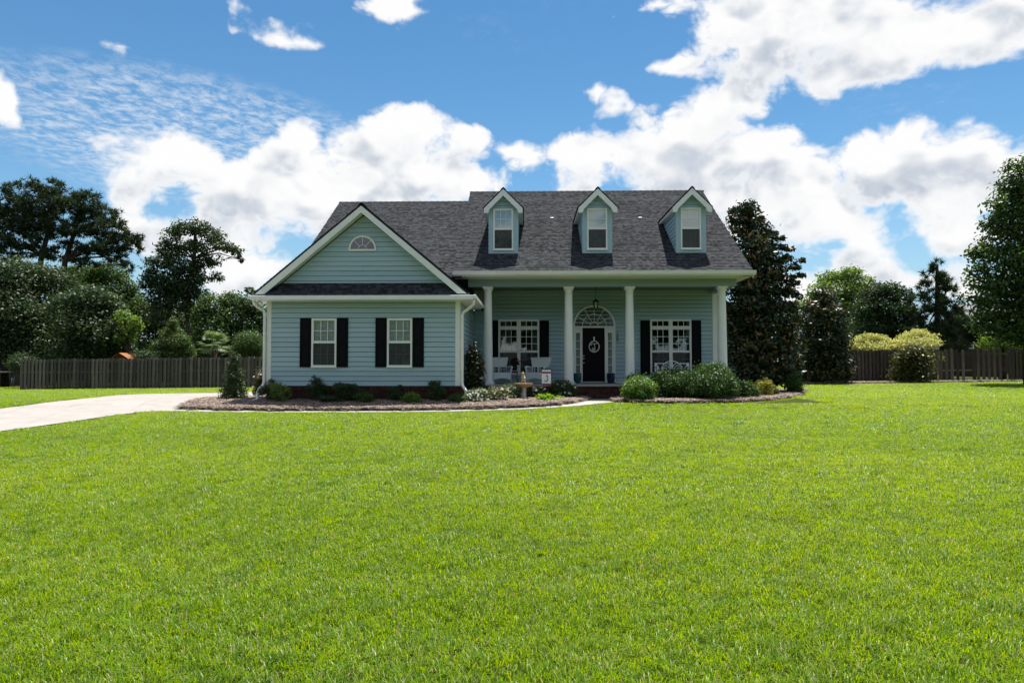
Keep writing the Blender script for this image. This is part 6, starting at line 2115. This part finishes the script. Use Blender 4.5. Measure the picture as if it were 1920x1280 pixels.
def scatter(name, pts, rot, scl, protos, label, mat_):
    me = bpy.data.meshes.new(name)
    me.vertices.add(len(pts)); me.vertices.foreach_set('co', np.asarray(pts, dtype=np.float32).ravel())
    a = me.attributes.new('yaw', 'FLOAT_VECTOR', 'POINT'); a.data.foreach_set('vector', np.asarray(rot, dtype=np.float32).ravel())
    a = me.attributes.new('size', 'FLOAT_VECTOR', 'POINT'); a.data.foreach_set('vector', np.asarray(scl, dtype=np.float32).ravel())
    me.materials.append(mat_)
    o = bpy.data.objects.new(name, me); COL.objects.link(o)
    g = bpy.data.node_groups.new(name, 'GeometryNodeTree')
    g.interface.new_socket("Geometry", in_out='INPUT', socket_type='NodeSocketGeometry')
    g.interface.new_socket("Geometry", in_out='OUTPUT', socket_type='NodeSocketGeometry')
    n = g.nodes; L_ = g.links
    gi = n.new('NodeGroupInput'); go = n.new('NodeGroupOutput')
    iop = n.new('GeometryNodeInstanceOnPoints')
    join = n.new('GeometryNodeJoinGeometry')
    for p in protos[::-1]:
        oi = n.new('GeometryNodeObjectInfo'); oi.inputs['Object'].default_value = p; oi.inputs['As Instance'].default_value = True
        L_.new(oi.outputs['Geometry'], join.inputs[0])
    ya = n.new('GeometryNodeInputNamedAttribute'); ya.data_type = 'FLOAT_VECTOR'; ya.inputs['Name'].default_value = 'yaw'
    sa = n.new('GeometryNodeInputNamedAttribute'); sa.data_type = 'FLOAT_VECTOR'; sa.inputs['Name'].default_value = 'size'
    L_.new(gi.outputs[0], iop.inputs['Points']); L_.new(join.outputs[0], iop.inputs['Instance'])
    iop.inputs['Pick Instance'].default_value = True
    rv = n.new('FunctionNodeRandomValue'); rv.data_type = 'INT'
    rv.inputs[4].default_value = 0; rv.inputs[5].default_value = len(protos) - 1
    L_.new(rv.outputs[2], iop.inputs['Instance Index'])
    L_.new(ya.outputs['Attribute'], iop.inputs['Rotation']); L_.new(sa.outputs['Attribute'], iop.inputs['Scale'])
    L_.new(iop.outputs[0], go.inputs[0])
    md = o.modifiers.new('scatter', 'NODES'); md.node_group = g
    return tag(o, label, None, None, 'stuff')


PATCH = .30
protos = [tuft_mesh('grass_patch', 270, PATCH, .020, .064, .0058, M_GRASS, 100 + k) for k in range(5)]
pts = []; scl = []
for (d0_, d1_, sp_, s_xy, s_z) in ((1.4, 7.5, .15, 1.0, 1.0), (7.5, 14, .21, 1.25, 1.05), (14, 24, .30, 1.7, 1.15), (24, 48, .48, 2.6, 1.35)):
    ys_ = np.arange(d0_, d1_, sp_)
    for y in ys_:
        hw = .92 * y + 2.5
        xs_ = np.arange(-hw, hw, sp_)
        X = xs_ + RNG.uniform(-.5, .5, len(xs_)) * sp_; Yv = y + RNG.uniform(-.5, .5, len(xs_)) * sp_
        pts.append(np.stack([X, Yv], 1)); k = RNG.uniform(.88, 1.15, len(xs_))
        scl.append(np.stack([k * s_xy, k * s_xy, k * s_z * RNG.uniform(.85, 1.2, len(xs_))], 1))
pts = np.concatenate(pts); scl = np.concatenate(scl)
keep = np.ones(len(pts), bool)
m_ = scl[:, 0] * PATCH * .42
for poly in (DRIVE_POLY, WALK_POLY, SWALK_POLY, BED_POLY, BED2_POLY, BED3_POLY):
    keep &= ~inside(pts[:, 0], pts[:, 1], poly)
    for dx, dy in ((1, 0), (-1, 0), (0, 1), (0, -1)):
        keep &= ~inside(pts[:, 0] + dx * m_ * .8, pts[:, 1] + dy * m_ * .8, poly)
keep &= ~((pts[:, 0] > -8.4) & (pts[:, 0] < 9.6) & (pts[:, 1] > 21.0))
keep &= ~((pts[:, 1] > 39.9) & (pts[:, 0] > -30.5)) 
keep &= ~((pts[:, 1] > 37.9) & (pts[:, 0] > 0))
pts = pts[keep]; scl = scl[keep]
# finer clumps along every hard edge so that the lawn meets it raggedly
edge = []
for line, side in ((walk_front, -1), (nearL, 1), (farL, -1), (rb_front, -1)):
    ln_ = resample(line, 420)
    for a, b in zip(ln_, ln_[1:]):
        d = (b - a)
        if d.length < 1e-6: continue
        nrm = Vector((-d.y, d.x, 0)).normalized()
        for off_ in (.05, .12, .2):
            p = a + d * random.random() + nrm * off_ * side
            edge.append((p.x, p.y))
edge = np.array(edge)
ok = np.ones(len(edge), bool)
for poly in (DRIVE_POLY, WALK_POLY, SWALK_POLY, BED_POLY, BED2_POLY): ok &= ~inside(edge[:, 0], edge[:, 1], poly)
ok &= (edge[:, 1] > 1)
edge = edge[ok]
pts = np.concatenate([pts, edge]); scl = np.concatenate([scl, np.stack([RNG.uniform(.4, .6, len(edge)), RNG.uniform(.35, .5, len(edge)), RNG.uniform(.35, .6, len(edge))], 1)])
P3 = np.stack([pts[:, 0], pts[:, 1], gz(pts[:, 0], pts[:, 1])], 1)
rot = np.zeros_like(P3); rot[:, 2] = RNG.uniform(0, 2 * math.pi, len(P3))
scatter('grass', P3, rot, scl, protos, 'mown green lawn grass', M_GRASS)


# pine straw lying on the beds
def straw_mesh(name, n, size, seed):
    r = np.random.default_rng(seed)
    c = np.stack([r.uniform(-size / 2, size / 2, n), r.uniform(-size / 2, size / 2, n), r.uniform(.0, .075, n)], 1)
    a = r.uniform(0, 2 * math.pi, n); t = r.uniform(-.25, .35, n)
    d = np.stack([np.cos(a) * np.cos(t), np.sin(a) * np.cos(t), np.sin(t)], 1)
    s = np.stack([-np.sin(a), np.cos(a), r.uniform(-.5, .5, n)], 1)
    ln = r.uniform(.04, .10, n)[:, None]; w_ = .0070
    V = np.stack([c - d * ln - s * w_, c - d * ln + s * w_, c + d * ln + s * w_, c + d * ln - s * w_], 1)
    o = np_mesh(name, V.reshape(-1, 3), 4, M_STRAW, r.random(n)); COL.objects.unlink(o)
    return o


sprotos = [straw_mesh('straw_patch', 170, .34, 300 + k) for k in range(4)]
sp_ = []
for poly in (BED_POLY, BED2_POLY, BED3_POLY):
    xs_ = [p[0] for p in poly]; ys_ = [p[1] for p in poly]
    gx_, gy_ = np.meshgrid(np.arange(min(xs_), max(xs_), .17), np.arange(min(ys_), max(ys_), .17))
    gx_ = (gx_ + RNG.uniform(-.07, .07, gx_.shape)).ravel(); gy_ = (gy_ + RNG.uniform(-.07, .07, gy_.shape)).ravel()
    k = inside(gx_, gy_, poly) & ~((gx_ > -8.3) & (gx_ < -2.0) & (gy_ > 21.1))
    sp_.append(np.stack([gx_[k], gy_[k]], 1))
sp_ = np.concatenate(sp_)
S3 = np.stack([sp_[:, 0], sp_[:, 1], gz(sp_[:, 0], sp_[:, 1]) + .045], 1)
rot = np.zeros_like(S3); rot[:, 2] = RNG.uniform(0, 2 * math.pi, len(S3))
scatter('pine_straw', S3, rot, RNG.uniform(.8, 1.2, (len(S3), 1)) * np.ones((1, 3)), sprotos, 'loose pine straw mulch', M_STRAW)
